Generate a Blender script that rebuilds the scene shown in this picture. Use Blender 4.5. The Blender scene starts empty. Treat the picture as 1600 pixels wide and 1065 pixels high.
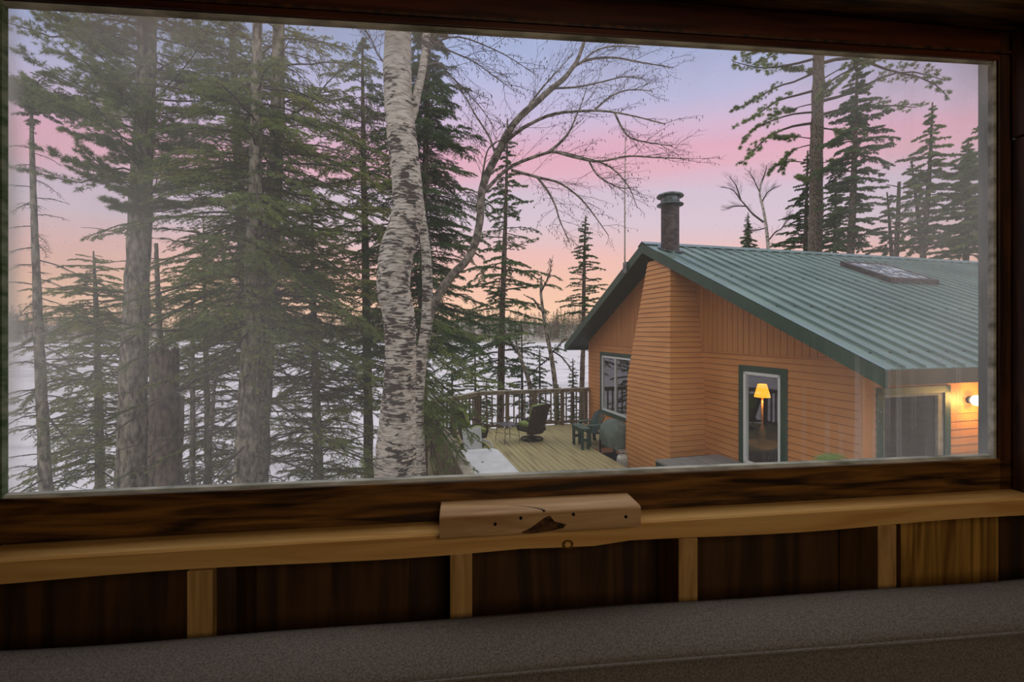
import bpy, math, random
import numpy as np
from mathutils import Vector, Matrix

random.seed(7)
rng = np.random.default_rng(11)
SC = bpy.context.scene
COL = SC.collection
F = 711.0            # focal length in pixels of a 1600-wide frame
HY = 518.0           # horizon row
CZ = 3.0             # eye height above the deck

# ------------------------------------------------------------------ helpers
def P(px, py, Y):
    return np.array([(px - 800) / F * Y, Y, CZ + (HY - py) / F * Y])

def S(r, g, b, k=1.0):
    def f(c):
        c = c / 255.0
        return (c / 12.92 if c <= 0.04045 else ((c + 0.055) / 1.055) ** 2.4) * k
    return (f(r), f(g), f(b), 1.0)

def nrm(a):
    return a / np.maximum(np.linalg.norm(a, axis=-1, keepdims=True), 1e-9)

def mesh_np(name, verts, faces_list):
    """verts (n,3); faces_list: arrays (m,k)"""
    me = bpy.data.meshes.new(name)
    verts = np.asarray(verts, dtype=np.float32)
    me.vertices.add(len(verts))
    me.vertices.foreach_set('co', verts.ravel())
    loops, tot = [], []
    for f in faces_list:
        f = np.asarray(f, dtype=np.int32)
        if len(f) == 0:
            continue
        loops.append(f.ravel())
        tot.append(np.full(len(f), f.shape[1], dtype=np.int32))
    loops = np.concatenate(loops)
    tot = np.concatenate(tot)
    start = np.concatenate([[0], np.cumsum(tot)[:-1]]).astype(np.int32)
    me.loops.add(len(loops))
    me.loops.foreach_set('vertex_index', loops)
    me.polygons.add(len(tot))
    me.polygons.foreach_set('loop_start', start)
    try:
        me.polygons.foreach_set('loop_total', tot)
    except Exception:
        pass
    me.update(calc_edges=True)
    return me

def link(name, me, mat=None, parent=None, loc=None, rotz=0.0):
    o = bpy.data.objects.new(name, me)
    COL.objects.link(o)
    if mat is not None and me is not None:
        me.materials.append(mat)
    if parent is not None:
        o.parent = parent
    if loc is not None:
        o.location = Vector([float(v) for v in loc])
    if rotz:
        o.rotation_euler = (0, 0, rotz)
    return o

def tag(o, label, cat, group=None):
    o['label'] = label
    o['category'] = cat
    if group:
        o['group'] = group
    return o

def thing(name, label, cat, loc=(0, 0, 0), rotz=0.0, group=None):
    o = link(name, None, None, None, loc, rotz)
    o.empty_display_size = 0.1
    return tag(o, label, cat, group)

def struct(o):
    o['kind'] = 'structure'
    return o

class MB:
    """collects solids into one mesh"""
    def __init__(s):
        s.v, s.f = [], []
    def add(s, vs, fs):
        n = len(s.v)
        s.v += [tuple(float(c) for c in p) for p in vs]
        s.f += [tuple(i + n for i in f) for f in fs]
        return s
    def hexa(s, a):      # 8 points: bottom loop 0-3, top loop 4-7
        return s.add(a, [(3, 2, 1, 0), (4, 5, 6, 7), (0, 1, 5, 4), (1, 2, 6, 5), (2, 3, 7, 6), (3, 0, 4, 7)])
    def box(s, x0, x1, y0, y1, z0, z1):
        return s.hexa([(x0, y0, z0), (x1, y0, z0), (x1, y1, z0), (x0, y1, z0), (x0, y0, z1), (x1, y0, z1), (x1, y1, z1), (x0, y1, z1)])
    def cbox(s, c, size, M=None):
        hx, hy, hz = [d / 2 for d in size]
        pts = [(-hx, -hy, -hz), (hx, -hy, -hz), (hx, hy, -hz), (-hx, hy, -hz), (-hx, -hy, hz), (hx, -hy, hz), (hx, hy, hz), (-hx, hy, hz)]
        if M is not None:
            pts = [tuple(M @ Vector(p)) for p in pts]
        return s.hexa([(p[0] + c[0], p[1] + c[1], p[2] + c[2]) for p in pts])
    def bar(s, a, b, w, h, up=(0, 0, 1)):
        a, b = Vector(a), Vector(b)
        d = (b - a).normalized()
        u = Vector(up)
        sd = d.cross(u)
        if sd.length < 1e-4:
            sd = d.cross(Vector((1, 0, 0)))
        sd.normalize()
        u = sd.cross(d).normalized()
        q = []
        for p in (a, b):
            for (i, j) in ((-1, -1), (1, -1), (1, 1), (-1, 1)):
                q.append(p + sd * (i * w / 2) + u * (j * h / 2))
        return s.hexa(q)
    def tube(s, pts, r, n=8, caps=True):
        pts = np.array([[float(c) for c in p] for p in pts])
        r = np.full(len(pts), r) if np.isscalar(r) else np.array(r, dtype=float)
        v, f = tubes(pts[None], r[None], n)
        fs = [tuple(int(i) for i in q) for q in f]
        if caps:
            k = len(pts)
            fs.append(tuple(range(n - 1, -1, -1)))
            fs.append(tuple((k - 1) * n + i for i in range(n)))
        return s.add(v, fs)
    def lathe(s, prof, c=(0, 0, 0), n=24):
        vs, fs = [], []
        m = len(prof)
        for i in range(n):
            a = 2 * math.pi * i / n
            for (r, z) in prof:
                vs.append((c[0] + r * math.cos(a), c[1] + r * math.sin(a), c[2] + z))
        for i in range(n):
            j = (i + 1) % n
            for k in range(m - 1):
                fs.append((i * m + k, j * m + k, j * m + k + 1, i * m + k + 1))
        fs.append(tuple(i * m for i in range(n - 1, -1, -1)))
        fs.append(tuple(i * m + m - 1 for i in range(n)))
        return s.add(vs, fs)
    def prism(s, poly, d):
        n = len(poly)
        vs = [tuple(p) for p in poly] + [(p[0] + d[0], p[1] + d[1], p[2] + d[2]) for p in poly]
        fs = [tuple(range(n - 1, -1, -1)), tuple(range(n, 2 * n))]
        fs += [(i, (i + 1) % n, n + (i + 1) % n, n + i) for i in range(n)]
        return s.add(vs, fs)
    def sweep(s, prof, x0, x1, nseg=1, warp=None, close=True):
        """prof: list of (y,z) loop swept along x"""
        n = len(prof)
        vs, fs = [], []
        for k in range(nseg + 1):
            x = x0 + (x1 - x0) * k / nseg
            for (y, z) in prof:
                p = (x, y, z)
                vs.append(warp(p) if warp else p)
        for k in range(nseg):
            for i in range(n if close else n - 1):
                j = (i + 1) % n
                fs.append((k * n + i, k * n + j, (k + 1) * n + j, (k + 1) * n + i))
        if close:
            fs.append(tuple(range(n - 1, -1, -1)))
            fs.append(tuple(nseg * n + i for i in range(n)))
        return s.add(vs, fs)
    def rbox(s, c, size, r=0.03, seg=3, M=None, puff=0.0):
        """rounded (cushion-like) box"""
        N = 10
        vs, fs = [], []
        hx, hy, hz = [d / 2 for d in size]
        idx = {}
        def vert(p):
            key = tuple(round(q, 5) for q in p)
            if key in idx:
                return idx[key]
            x, y, z = p
            ins = Vector((max(-hx + r, min(hx - r, x * hx)), max(-hy + r, min(hy - r, y * hy)), max(-hz + r, min(hz - r, z * hz))))
            d = Vector((x * hx, y * hy, z * hz)) - ins
            q = ins + (d.normalized() * r if d.length > 1e-6 else d)
            if puff:
                q.z += (1 if z > 0 else -1) * puff * (1 - x * x) * (1 - y * y) * abs(z)
            if M is not None:
                q = M @ q
            idx[key] = len(vs)
            vs.append((q.x + c[0], q.y + c[1], q.z + c[2]))
            return idx[key]
        g = [-1 + 2 * i / N for i in range(N + 1)]
        for ax in range(3):
            for sgn in (-1, 1):
                for i in range(N):
                    for j in range(N):
                        q = []
                        for (a, b) in ((g[i], g[j]), (g[i + 1], g[j]), (g[i + 1], g[j + 1]), (g[i], g[j + 1])):
                            p = [0, 0, 0]
                            p[ax] = sgn
                            p[(ax + 1) % 3] = a
                            p[(ax + 2) % 3] = b
                            q.append(vert(tuple(p)))
                        fs.append(tuple(q if sgn > 0 else q[::-1]))
        return s.add(vs, fs)
    def build(s, name, mat, parent=None, loc=None, rotz=0.0, bevel=0.0, smooth=False, seg=2):
        me = bpy.data.meshes.new(name)
        me.from_pydata(s.v, [], s.f)
        me.update()
        if smooth:
            me.polygons.foreach_set('use_smooth', [True] * len(me.polygons))
        o = link(name, me, mat, parent, loc, rotz)
        if bevel:
            m = o.modifiers.new('bevel', 'BEVEL')
            m.width = bevel
            m.segments = seg
            m.limit_method = 'ANGLE'
            m.angle_limit = math.radians(40)
        return o

def tubes(Pn, R, sides=3):
    """Pn (N,K,3) polylines, R (N,K) radii -> verts, quads"""
    Pn = np.asarray(Pn, dtype=float)
    N, K, _ = Pn.shape
    T = np.empty_like(Pn)
    T[:, 1:-1] = Pn[:, 2:] - Pn[:, :-2]
    T[:, 0] = Pn[:, 1] - Pn[:, 0]
    T[:, -1] = Pn[:, -1] - Pn[:, -2]
    T = nrm(T)
    vert = np.abs(nrm(Pn[:, -1] - Pn[:, 0])[:, 2]) > 0.8
    ref = np.where(vert[:, None], np.array([1.0, 0.13, 0]), np.array([0, 0.1, 1.0]))[:, None, :]
    A = nrm(np.cross(T, np.broadcast_to(ref, T.shape)))
    B = np.cross(T, A)
    th = np.arange(sides) * 2 * math.pi / sides
    ring = Pn[:, :, None, :] + R[:, :, None, None] * (np.cos(th)[None, None, :, None] * A[:, :, None, :] + np.sin(th)[None, None, :, None] * B[:, :, None, :])
    v = ring.reshape(-1, 3)
    n0 = np.arange(N)[:, None, None] * K * sides
    k0 = np.arange(K - 1)[None, :, None] * sides
    i = np.arange(sides)[None, None, :]
    j = (i + 1) % sides
    q = np.stack([n0 + k0 + i, n0 + k0 + j, n0 + k0 + sides + j, n0 + k0 + sides + i], axis=-1).reshape(-1, 4)
    return v, q

class Acc:
    """accumulates numpy verts / tris / quads"""
    def __init__(s):
        s.v, s.t, s.q, s.n = [], [], [], 0
    def quads(s, v, q):
        s.v.append(v); s.q.append(q + s.n); s.n += len(v)
    def tris(s, v, t):
        s.v.append(v); s.t.append(t + s.n); s.n += len(v)
    def build(s, name, mat, parent, smooth=False):
        v = np.concatenate(s.v)
        base = np.array(parent.location) if parent is not None else np.zeros(3)
        fl = []
        if s.t: fl.append(np.concatenate(s.t))
        if s.q: fl.append(np.concatenate(s.q))
        me = mesh_np(name, v - base, fl)
        if smooth:
            me.polygons.foreach_set('use_smooth', np.ones(len(me.polygons), dtype=bool))
        return link(name, me, mat, parent)

# ------------------------------------------------------------------ materials
def nodes_of(m):
    m.use_nodes = True
    nt = m.node_tree
    return nt, nt.nodes, nt.links

def ramp(nd, fac, stops):
    r = nd.new('ShaderNodeValToRGB')
    el = r.color_ramp.elements
    while len(el) > 1:
        el.remove(el[-1])
    el[0].position, el[0].color = stops[0]
    for p, c in stops[1:]:
        e = el.new(p)
        e.color = c
    return r

def M_(name, col, col2=None, rough=0.7, scale=(6, 6, 6), detail=5, lo=0.35, hi=0.65, bump=0.0, bscale=None, metal=0.0, spec=0.4, col3=None, distort=0.0, sss=0.0):
    m = bpy.data.materials.new(name)
    nt, nd, lk = nodes_of(m)
    b = nd['Principled BSDF']
    b.inputs['Roughness'].default_value = rough
    b.inputs['Metallic'].default_value = metal
    b.inputs['Specular IOR Level'].default_value = spec
    if col2 is None:
        b.inputs['Base Color'].default_value = col
    tc = nd.new('ShaderNodeTexCoord')
    mp = nd.new('ShaderNodeMapping')
    mp.inputs['Scale'].default_value = scale
    lk.new(tc.outputs['Object'], mp.inputs['Vector'])
    nz = nd.new('ShaderNodeTexNoise')
    nz.inputs['Scale'].default_value = 1.0
    nz.inputs['Detail'].default_value = detail
    nz.inputs['Distortion'].default_value = distort
    lk.new(mp.outputs['Vector'], nz.inputs['Vector'])
    if col2 is not None:
        st = [(lo, col), (hi, col2)] if col3 is None else [(lo, col), ((lo + hi) / 2, col2), (hi, col3)]
        r = ramp(nd, None, st)
        lk.new(nz.outputs['Fac'], r.inputs['Fac'])
        lk.new(r.outputs['Color'], b.inputs['Base Color'])
    if bump:
        src = nz
        if bscale is not None:
            mp2 = nd.new('ShaderNodeMapping')
            mp2.inputs['Scale'].default_value = bscale
            lk.new(tc.outputs['Object'], mp2.inputs['Vector'])
            src = nd.new('ShaderNodeTexNoise')
            src.inputs['Scale'].default_value = 1.0
            src.inputs['Detail'].default_value = 5
            lk.new(mp2.outputs['Vector'], src.inputs['Vector'])
        bp = nd.new('ShaderNodeBump')
        bp.inputs['Strength'].default_value = min(1.0, bump * 10)
        bp.inputs['Distance'].default_value = bump
        lk.new(src.outputs['Fac'], bp.inputs['Height'])
        lk.new(bp.outputs['Normal'], b.inputs['Normal'])
    return m

def emit(name, col, k):
    m = bpy.data.materials.new(name)
    nt, nd, lk = nodes_of(m)
    b = nd['Principled BSDF']
    b.inputs['Base Color'].default_value = col
    b.inputs['Emission Color'].default_value = col
    b.inputs['Emission Strength'].default_value = k
    return m

def glass_mat(name, refl=0.12, tint=(0.93, 0.96, 0.95, 1)):
    m = bpy.data.materials.new(name)
    nt, nd, lk = nodes_of(m)
    nd.remove(nd['Principled BSDF'])
    out = nd['Material Output']
    tr = nd.new('ShaderNodeBsdfTransparent'); tr.inputs['Color'].default_value = tint
    gl = nd.new('ShaderNodeBsdfGlossy'); gl.inputs['Roughness'].default_value = 0.02
    fr = nd.new('ShaderNodeFresnel'); fr.inputs['IOR'].default_value = 1.5
    ma = nd.new('ShaderNodeMath'); ma.operation = 'MULTIPLY_ADD'
    ma.inputs[1].default_value = 1.0; ma.inputs[2].default_value = refl; ma.use_clamp = True
    lk.new(fr.outputs[0], ma.inputs[0])
    ge = nd.new('ShaderNodeNewGeometry')
    inv = nd.new('ShaderNodeMath'); inv.operation = 'SUBTRACT'; inv.inputs[0].default_value = 1.0; lk.new(ge.outputs['Backfacing'], inv.inputs[1])
    mu = nd.new('ShaderNodeMath'); mu.operation = 'MULTIPLY'; lk.new(ma.outputs[0], mu.inputs[0]); lk.new(inv.outputs[0], mu.inputs[1]); ma = mu
    mx = nd.new('ShaderNodeMixShader')
    lk.new(ma.outputs[0], mx.inputs[0]); lk.new(tr.outputs[0], mx.inputs[1]); lk.new(gl.outputs[0], mx.inputs[2])
    lk.new(mx.outputs[0], out.inputs['Surface'])
    return m

def leaf_mat(name, c1, c2, scale=1.2):
    m = bpy.data.materials.new(name)
    nt, nd, lk = nodes_of(m)
    b = nd['Principled BSDF']
    b.inputs['Roughness'].default_value = 0.75
    b.inputs['Specular IOR Level'].default_value = 0.2
    tc = nd.new('ShaderNodeTexCoord')
    nz = nd.new('ShaderNodeTexNoise'); nz.inputs['Scale'].default_value = scale; nz.inputs['Detail'].default_value = 6
    lk.new(tc.outputs['Object'], nz.inputs['Vector'])
    r = ramp(nd, None, [(0.35, c1), (0.65, c2)])
    lk.new(nz.outputs['Fac'], r.inputs['Fac'])
    lk.new(r.outputs['Color'], b.inputs['Base Color'])
    tl = nd.new('ShaderNodeBsdfTranslucent')
    lk.new(r.outputs['Color'], tl.inputs['Color'])
    mx = nd.new('ShaderNodeMixShader'); mx.inputs[0].default_value = 0.3
    lk.new(b.outputs[0], mx.inputs[1]); lk.new(tl.outputs[0], mx.inputs[2])
    lk.new(mx.outputs[0], nd['Material Output'].inputs['Surface'])
    return m

MT = {}
MT['stain'] = M_('dark stained wood', S(34, 20, 8), S(96, 62, 26), 0.45, (5, 60, 60), 6, 0.37, 0.66, 0.0015, (6, 120, 120), col3=S(136, 92, 40), distort=0.6)
MT['stain_v'] = M_('dark stained upright wood', S(34, 16, 8), S(92, 52, 24), 0.5, (60, 60, 5), 6, 0.35, 0.7, 0.0015, distort=0.5)
MT['headwood'] = M_('reddish stained wood', S(50, 22, 12), S(96, 48, 28), 0.35, (4, 50, 50), 6, 0.3, 0.7, 0.001, distort=0.5)
MT['pine'] = M_('raw pine', S(204, 148, 78), S(232, 184, 114), 0.6, (3, 45, 45), 5, 0.35, 0.7, 0.001, distort=1.0)
MT['studpine'] = M_('stud pine', S(164, 122, 68), S(214, 168, 106), 0.65, (45, 45, 4), 5, 0.35, 0.7, 0.001, distort=1.0)
MT['ply'] = M_('plywood', S(52, 32, 16), S(92, 60, 28), 0.6, (22, 22, 1.2), 4, 0.38, 0.66, 0, distort=1.5)  # darkened so the colour carries the shade under the ledge
MT['roomwall'] = M_('room panelling', S(70, 50, 34), S(96, 70, 46), 0.7, (20, 20, 2))
MT['fabric'] = M_('grey speckled upholstery', S(98, 88, 82), S(132, 122, 115), 0.95, (420, 420, 420), 2, 0.36, 0.64, 0.0006, (420, 420, 420))
MT['bead'] = M_('weathered white glazing bead', S(120, 118, 105), S(214, 208, 194), 0.6, (14, 40, 40), 6, 0.3, 0.6)
MT['mossbead'] = M_('mossy outer sill', S(74, 98, 64), S(140, 152, 128), 0.9, (16, 30, 60), 6, 0.35, 0.62, 0.002)
MT['jamb'] = M_('weathered grey green jamb', S(56, 64, 56), S(116, 122, 112), 0.8, (60, 40, 5), 6, 0.35, 0.65)
MT['siding'] = M_('orange painted siding', S(190, 123, 60), S(208, 141, 75), 0.55, (1.3, 1.3, 2.5), 6, 0.3, 0.7, 0.0008, (3, 3, 60))
MT['vsiding'] = M_('orange painted boards', S(180, 114, 54), S(199, 132, 66), 0.55, (7, 3, 0.7), 5, 0.3, 0.7)
MT['chase'] = M_('orange painted chase boards', S(196, 129, 64), S(215, 150, 82), 0.55, (1.2, 1.2, 8), 5, 0.3, 0.7)
MT['green'] = M_('dark green trim paint', S(36, 64, 46), S(46, 76, 56), 0.5, (3, 3, 3))
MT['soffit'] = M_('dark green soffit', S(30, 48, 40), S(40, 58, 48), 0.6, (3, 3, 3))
MT['roof'] = M_('green metal roofing', S(80, 102, 95), S(106, 128, 119), 0.28, (1.1, 0.5, 1), 6, 0.35, 0.65, metal=0.0, spec=0.5)
MT['white'] = M_('white vinyl', S(222, 222, 218), None, 0.4)
MT['pipe'] = M_('sooty flue pipe', S(56, 46, 46), S(92, 80, 76), 0.55, (8, 8, 14), 7, 0.35, 0.7, 0.001, metal=0.3)
MT['cap'] = M_('galvanised cap', S(62, 68, 68), S(128, 134, 132), 0.4, (12, 12, 12), 5, metal=0.6)
MT['deck'] = M_('weathered deck boards', S(140, 124, 82), S(176, 160, 116), 0.75, (0.8, 7.2, 1), 7, 0.32, 0.68, 0.001, (4, 90, 4), col3=S(166, 154, 100))
MT['railwood'] = M_('grey brown railing wood', S(136, 126, 108), S(170, 160, 142), 0.8, (8, 8, 8), 5)
MT['railpost'] = M_('brown railing posts', S(92, 78, 60), S(128, 112, 90), 0.8, (20, 20, 2), 5)
MT['wicker'] = M_('dark brown wicker', S(44, 36, 30), S(70, 58, 48), 0.7, (60, 60, 60), 2)
MT['cush'] = M_('lime green cushion', S(112, 126, 60), S(138, 150, 80), 0.9, (10, 10, 10), 4)
MT['black'] = M_('black metal', S(34, 34, 34), None, 0.45, metal=0.4)
MT['slate'] = M_('smoky glass top', S(78, 80, 84), S(100, 102, 106), 0.2, (5, 5, 5))
MT['plastic'] = M_('white plastic', S(212, 212, 212), S(232, 232, 232), 0.45, (4, 4, 4))
MT['chairplastic'] = M_('grey white plastic', S(176, 178, 176), S(196, 198, 196), 0.5, (4, 4, 4))
MT['adiron'] = M_('dark green plastic wood', S(36, 62, 54), S(50, 78, 66), 0.5, (6, 6, 6))
MT['cover'] = M_('grey green grill cover', S(88, 98, 88), S(122, 130, 118), 0.75, (4, 4, 4), 5, 0.35, 0.7, 0.004, (9, 9, 9))
MT['tank'] = M_('off white tank paint', S(176, 172, 154), S(204, 200, 182), 0.5, (6, 6, 6))
MT['boxtop'] = M_('weathered grey boards', S(112, 110, 104), S(140, 136, 130), 0.8, (1.5, 14, 1), 5)
MT['bark'] = M_('grey brown bark', S(60, 54, 44), S(168, 158, 138), 0.95, (16, 16, 6), 8, 0.36, 0.64, 0.03, (22, 22, 9))
MT['bark2'] = M_('dark brown bark', S(46, 38, 32), S(124, 108, 90), 0.95, (16, 16, 6), 8, 0.36, 0.64, 0.03, (22, 22, 9))
MT['twig'] = M_('grey brown twigs', S(54, 46, 40), S(84, 74, 64), 0.9, (5, 5, 5))
MT['birchtwig'] = M_('dark birch limbs', S(62, 54, 48), S(104, 92, 82), 0.8, (8, 8, 8))
MT['fir'] = leaf_mat('fir needles', S(92, 116, 54), S(150, 164, 90), 1.5)
MT['fir2'] = leaf_mat('yellowish fir needles', S(116, 132, 52), S(170, 172, 88), 1.3)
MT['spruce'] = leaf_mat('dark spruce needles', S(66, 94, 54), S(108, 132, 82), 1.5)
MT['pineneed'] = leaf_mat('pine needles', S(98, 120, 66), S(148, 162, 100), 1.5)
MT['far'] = leaf_mat('distant evergreen', S(58, 74, 46), S(92, 102, 68), 0.1)
MT['farbare'] = M_('distant bare woods', S(104, 92, 78), S(146, 132, 116), 0.95, (0.2, 0.2, 0.2), 4)
MT['snow'] = M_('snow on lake ice', S(186, 180, 182), S(210, 203, 206), 0.8, (0.06, 0.25, 1), 7, 0.35, 0.62, col3=S(218, 211, 214))
MT['ground'] = M_('leaf littered bank', S(88, 74, 56), S(126, 110, 88), 0.95, (1.3, 1.3, 1.3), 7)
MT['snowpatch'] = M_('far shore ground', S(150, 138, 122), S(190, 182, 174), 0.95, (0.05, 0.05, 0.05), 5)
MT['inwall'] = M_('cabin interior wood', S(96, 70, 46), S(116, 88, 60), 0.8, (3, 3, 3))
MT['glass'] = glass_mat('window glass', 0.10)
MT['shade'] = emit('lit lamp shade', S(255, 176, 46), 1.6)
MT['bulb'] = emit('lit bulb', S(255, 226, 170), 14.0)
MT['screw'] = M_('roof screws', S(52, 66, 62), None, 0.5)

def birch_mat():
    m = bpy.data.materials.new('white birch bark')
    nt, nd, lk = nodes_of(m)
    b = nd['Principled BSDF']
    b.inputs['Roughness'].default_value = 0.8
    tc = nd.new('ShaderNodeTexCoord')
    def noise(scale, detail, dist=0.0):
        mp = nd.new('ShaderNodeMapping'); mp.inputs['Scale'].default_value = scale
        lk.new(tc.outputs['Object'], mp.inputs['Vector'])
        n = nd.new('ShaderNodeTexNoise'); n.inputs['Scale'].default_value = 1; n.inputs['Detail'].default_value = detail
        n.inputs['Distortion'].default_value = dist
        lk.new(mp.outputs['Vector'], n.inputs['Vector'])
        return n
    n1 = noise((8, 8, 36), 8, 0.9)        # horizontal dashes
    n2 = noise((3.6, 3.6, 4.2), 6, 0.8)   # broad dark patches
    n3 = noise((9, 9, 40), 4)
    base = ramp(nd, None, [(0.3, S(138, 126, 112)), (0.6, S(204, 194, 180)), (0.75, S(170, 152, 134))])
    lk.new(n3.outputs['Fac'], base.inputs['Fac'])
    k1 = ramp(nd, None, [(0.535, (0, 0, 0, 1)), (0.60, (1, 1, 1, 1))])
    lk.new(n1.outputs['Fac'], k1.inputs['Fac'])
    k2 = ramp(nd, None, [(0.50, (0, 0, 0, 1)), (0.62, (1, 1, 1, 1))])
    lk.new(n2.outputs['Fac'], k2.inputs['Fac'])
    # broad patches let many more dashes through
    add = nd.new('ShaderNodeMath'); add.operation = 'MULTIPLY_ADD'; add.use_clamp = True
    add.inputs[1].default_value = 0.16
    lk.new(k2.outputs['Color'], add.inputs[0]); lk.new(n1.outputs['Fac'], add.inputs[2])
    sz = nd.new('ShaderNodeSeparateXYZ'); lk.new(tc.outputs['Object'], sz.inputs[0])
    zr = nd.new('ShaderNodeMapRange'); zr.inputs['From Min'].default_value = 6.7; zr.inputs['From Max'].default_value = 5.7
    zr.inputs['To Min'].default_value = 0.0; zr.inputs['To Max'].default_value = 0.07
    lk.new(sz.outputs['Z'], zr.inputs['Value'])
    ad2 = nd.new('ShaderNodeMath'); ad2.operation = 'ADD'
    lk.new(add.outputs[0], ad2.inputs[0]); lk.new(zr.outputs[0], ad2.inputs[1]); add = ad2
    k3 = ramp(nd, None, [(0.58, (0, 0, 0, 1)), (0.68, (1, 1, 1, 1))])
    lk.new(add.outputs[0], k3.inputs['Fac'])
    mx = nd.new('ShaderNodeMix'); mx.data_type = 'RGBA'
    lk.new(k3.outputs['Color'], mx.inputs[0]); lk.new(base.outputs['Color'], mx.inputs[6])
    mx.inputs[7].default_value = S(62, 54, 46)
    lk.new(mx.outputs[2], b.inputs['Base Color'])
    bp = nd.new('ShaderNodeBump'); bp.inputs['Strength'].default_value = 0.8; bp.inputs['Distance'].default_value = 0.012
    lk.new(n1.outputs['Fac'], bp.inputs['Height']); lk.new(bp.outputs['Normal'], b.inputs['Normal'])
    return m
MT['birch'] = birch_mat()

# ------------------------------------------------------------------ world and camera
def build_world():
    w = bpy.data.worlds.new('dusk sky')
    SC.world = w
    w.use_nodes = True
    nt = w.node_tree
    nd, lk = nt.nodes, nt.links
    nd.clear()
    out = nd.new('ShaderNodeOutputWorld'); bg = nd.new('ShaderNodeBackground')
    tc = nd.new('ShaderNodeTexCoord')
    sp = nd.new('ShaderNodeSeparateXYZ'); lk.new(tc.outputs['Generated'], sp.inputs[0])
    mp = nd.new('ShaderNodeMapping'); mp.inputs['Scale'].default_value = (1.6, 1.6, 9); mp.inputs['Rotation'].default_value = (0.0, 0.12, 0.0)
    lk.new(tc.outputs['Generated'], mp.inputs['Vector'])
    nz = nd.new('ShaderNodeTexNoise'); nz.inputs['Scale'].default_value = 1.0; nz.inputs['Detail'].default_value = 3
    lk.new(mp.outputs['Vector'], nz.inputs['Vector'])
    # bands of cloud lie across the view to the lake: height over distance along y, bent a little with x
    def vm(op, a, b=None):
        n = nd.new('ShaderNodeMath'); n.operation = op
        for i, q in enumerate((a, b)):
            if q is None: continue
            if isinstance(q, (int, float)): n.inputs[i].default_value = q
            else: lk.new(q, n.inputs[i])
        return n.outputs[0]
    X_, Y_, Z_ = sp.outputs['X'], sp.outputs['Y'], sp.outputs['Z']
    den = vm('SQRT', vm('ADD', vm('ADD', vm('MULTIPLY', Y_, Y_), vm('MULTIPLY', Z_, Z_)), vm('MULTIPLY', vm('MULTIPLY', X_, X_), 0.30)))
    el = vm('DIVIDE', Z_, den)
    ma = nd.new('ShaderNodeMath'); ma.operation = 'MULTIPLY_ADD'; ma.inputs[1].default_value = 0.10
    lk.new(nz.outputs['Fac'], ma.inputs[0]); lk.new(el, ma.inputs[2])
    su = nd.new('ShaderNodeMath'); su.operation = 'SUBTRACT'; su.inputs[1].default_value = 0.05
    lk.new(ma.outputs[0], su.inputs[0])
    K = 1.10
    r = ramp(nd, None, [
        (0.0, S(252, 206, 176, K)), (0.06, S(251, 202, 174, K)), (0.12, S(246, 194, 174, K)), (0.17, S(238, 190, 186, K)),
        (0.23, S(218, 196, 210, K)), (0.285, S(213, 192, 211, K)), (0.325, S(228, 176, 194, K)), (0.365, S(226, 172, 194, K)),
        (0.41, S(212, 184, 212, K)), (0.465, S(194, 188, 224, K)), (0.53, S(178, 190, 234, K)), (0.66, S(178, 196, 240, K)), (0.80, (1.3, 1.35, 1.45, 1)), (1.0, (1.6, 1.6, 1.6, 1))])
    lk.new(su.outputs[0], r.inputs['Fac'])
    mr = nd.new('ShaderNodeMapRange'); mr.inputs['From Min'].default_value = 0.05; mr.inputs['From Max'].default_value = -0.5
    mr.interpolation_type = 'SMOOTHSTEP'
    lk.new(sp.outputs['Y'], mr.inputs['Value'])
    mx = nd.new('ShaderNodeMix'); mx.data_type = 'RGBA'
    lk.new(mr.outputs[0], mx.inputs[0]); lk.new(r.outputs['Color'], mx.inputs[6]); mx.inputs[7].default_value = (0.95, 0.93, 1.0, 1)
    lk.new(mx.outputs[2], bg.inputs['Color'])
    bg.inputs['Strength'].default_value = 1.0
    lk.new(bg.outputs[0], out.inputs['Surface'])
build_world()

cam = bpy.data.cameras.new('camera')
cam.sensor_width = 36.0
cam.lens = F / 1600 * 36.0
cam.shift_y = (HY - 532.5) / 1600
cam.clip_start = 0.02
cam.clip_end = 2000
co = bpy.data.objects.new('camera', cam)
COL.objects.link(co)
co.location = (0, 0, CZ)
co.rotation_euler = (math.radians(90), 0, 0)
SC.camera = co
SC.view_settings.view_transform = 'Standard'
SC.view_settings.look = 'None'
SC.view_settings.exposure = 0.0
SC.view_settings.gamma = 1.0
SC.view_settings.use_curve_mapping = False
SC.cycles.transparent_max_bounces = 16

# ------------------------------------------------------------------ the room (local frame: u along the window wall, w outward, z from eye height)
RT = math.radians(6.5)
RC, RS = math.cos(RT), math.sin(RT)
RO = np.array([0.0, 0.7646, CZ])

def uz(px, py, w):
    """pixel -> (u, z) on the plane at depth w"""
    r = (px - 800) / F
    u = (r * (RO[1] + w * RC) + w * RS) / (RC - r * RS)
    Y = RO[1] + u * RS + w * RC
    return u, (HY - py) / F * Y

def rbuild(mb, name, mat, parent=None, **k):
    if parent is None:
        return mb.build(name, mat, None, RO, RT, **k)
    return mb.build(name, mat, parent, **k)

def slab(q, w0, w1):
    """quad of (u,z) in order bl, br, tr, tl between two depths"""
    m = MB()
    a = [(p[0], w0, p[1]) for p in q]
    b = [(p[0], w1, p[1]) for p in q]
    return m.hexa([a[0], a[1], b[1], b[0], a[3], a[2], b[2], b[3]])

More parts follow.
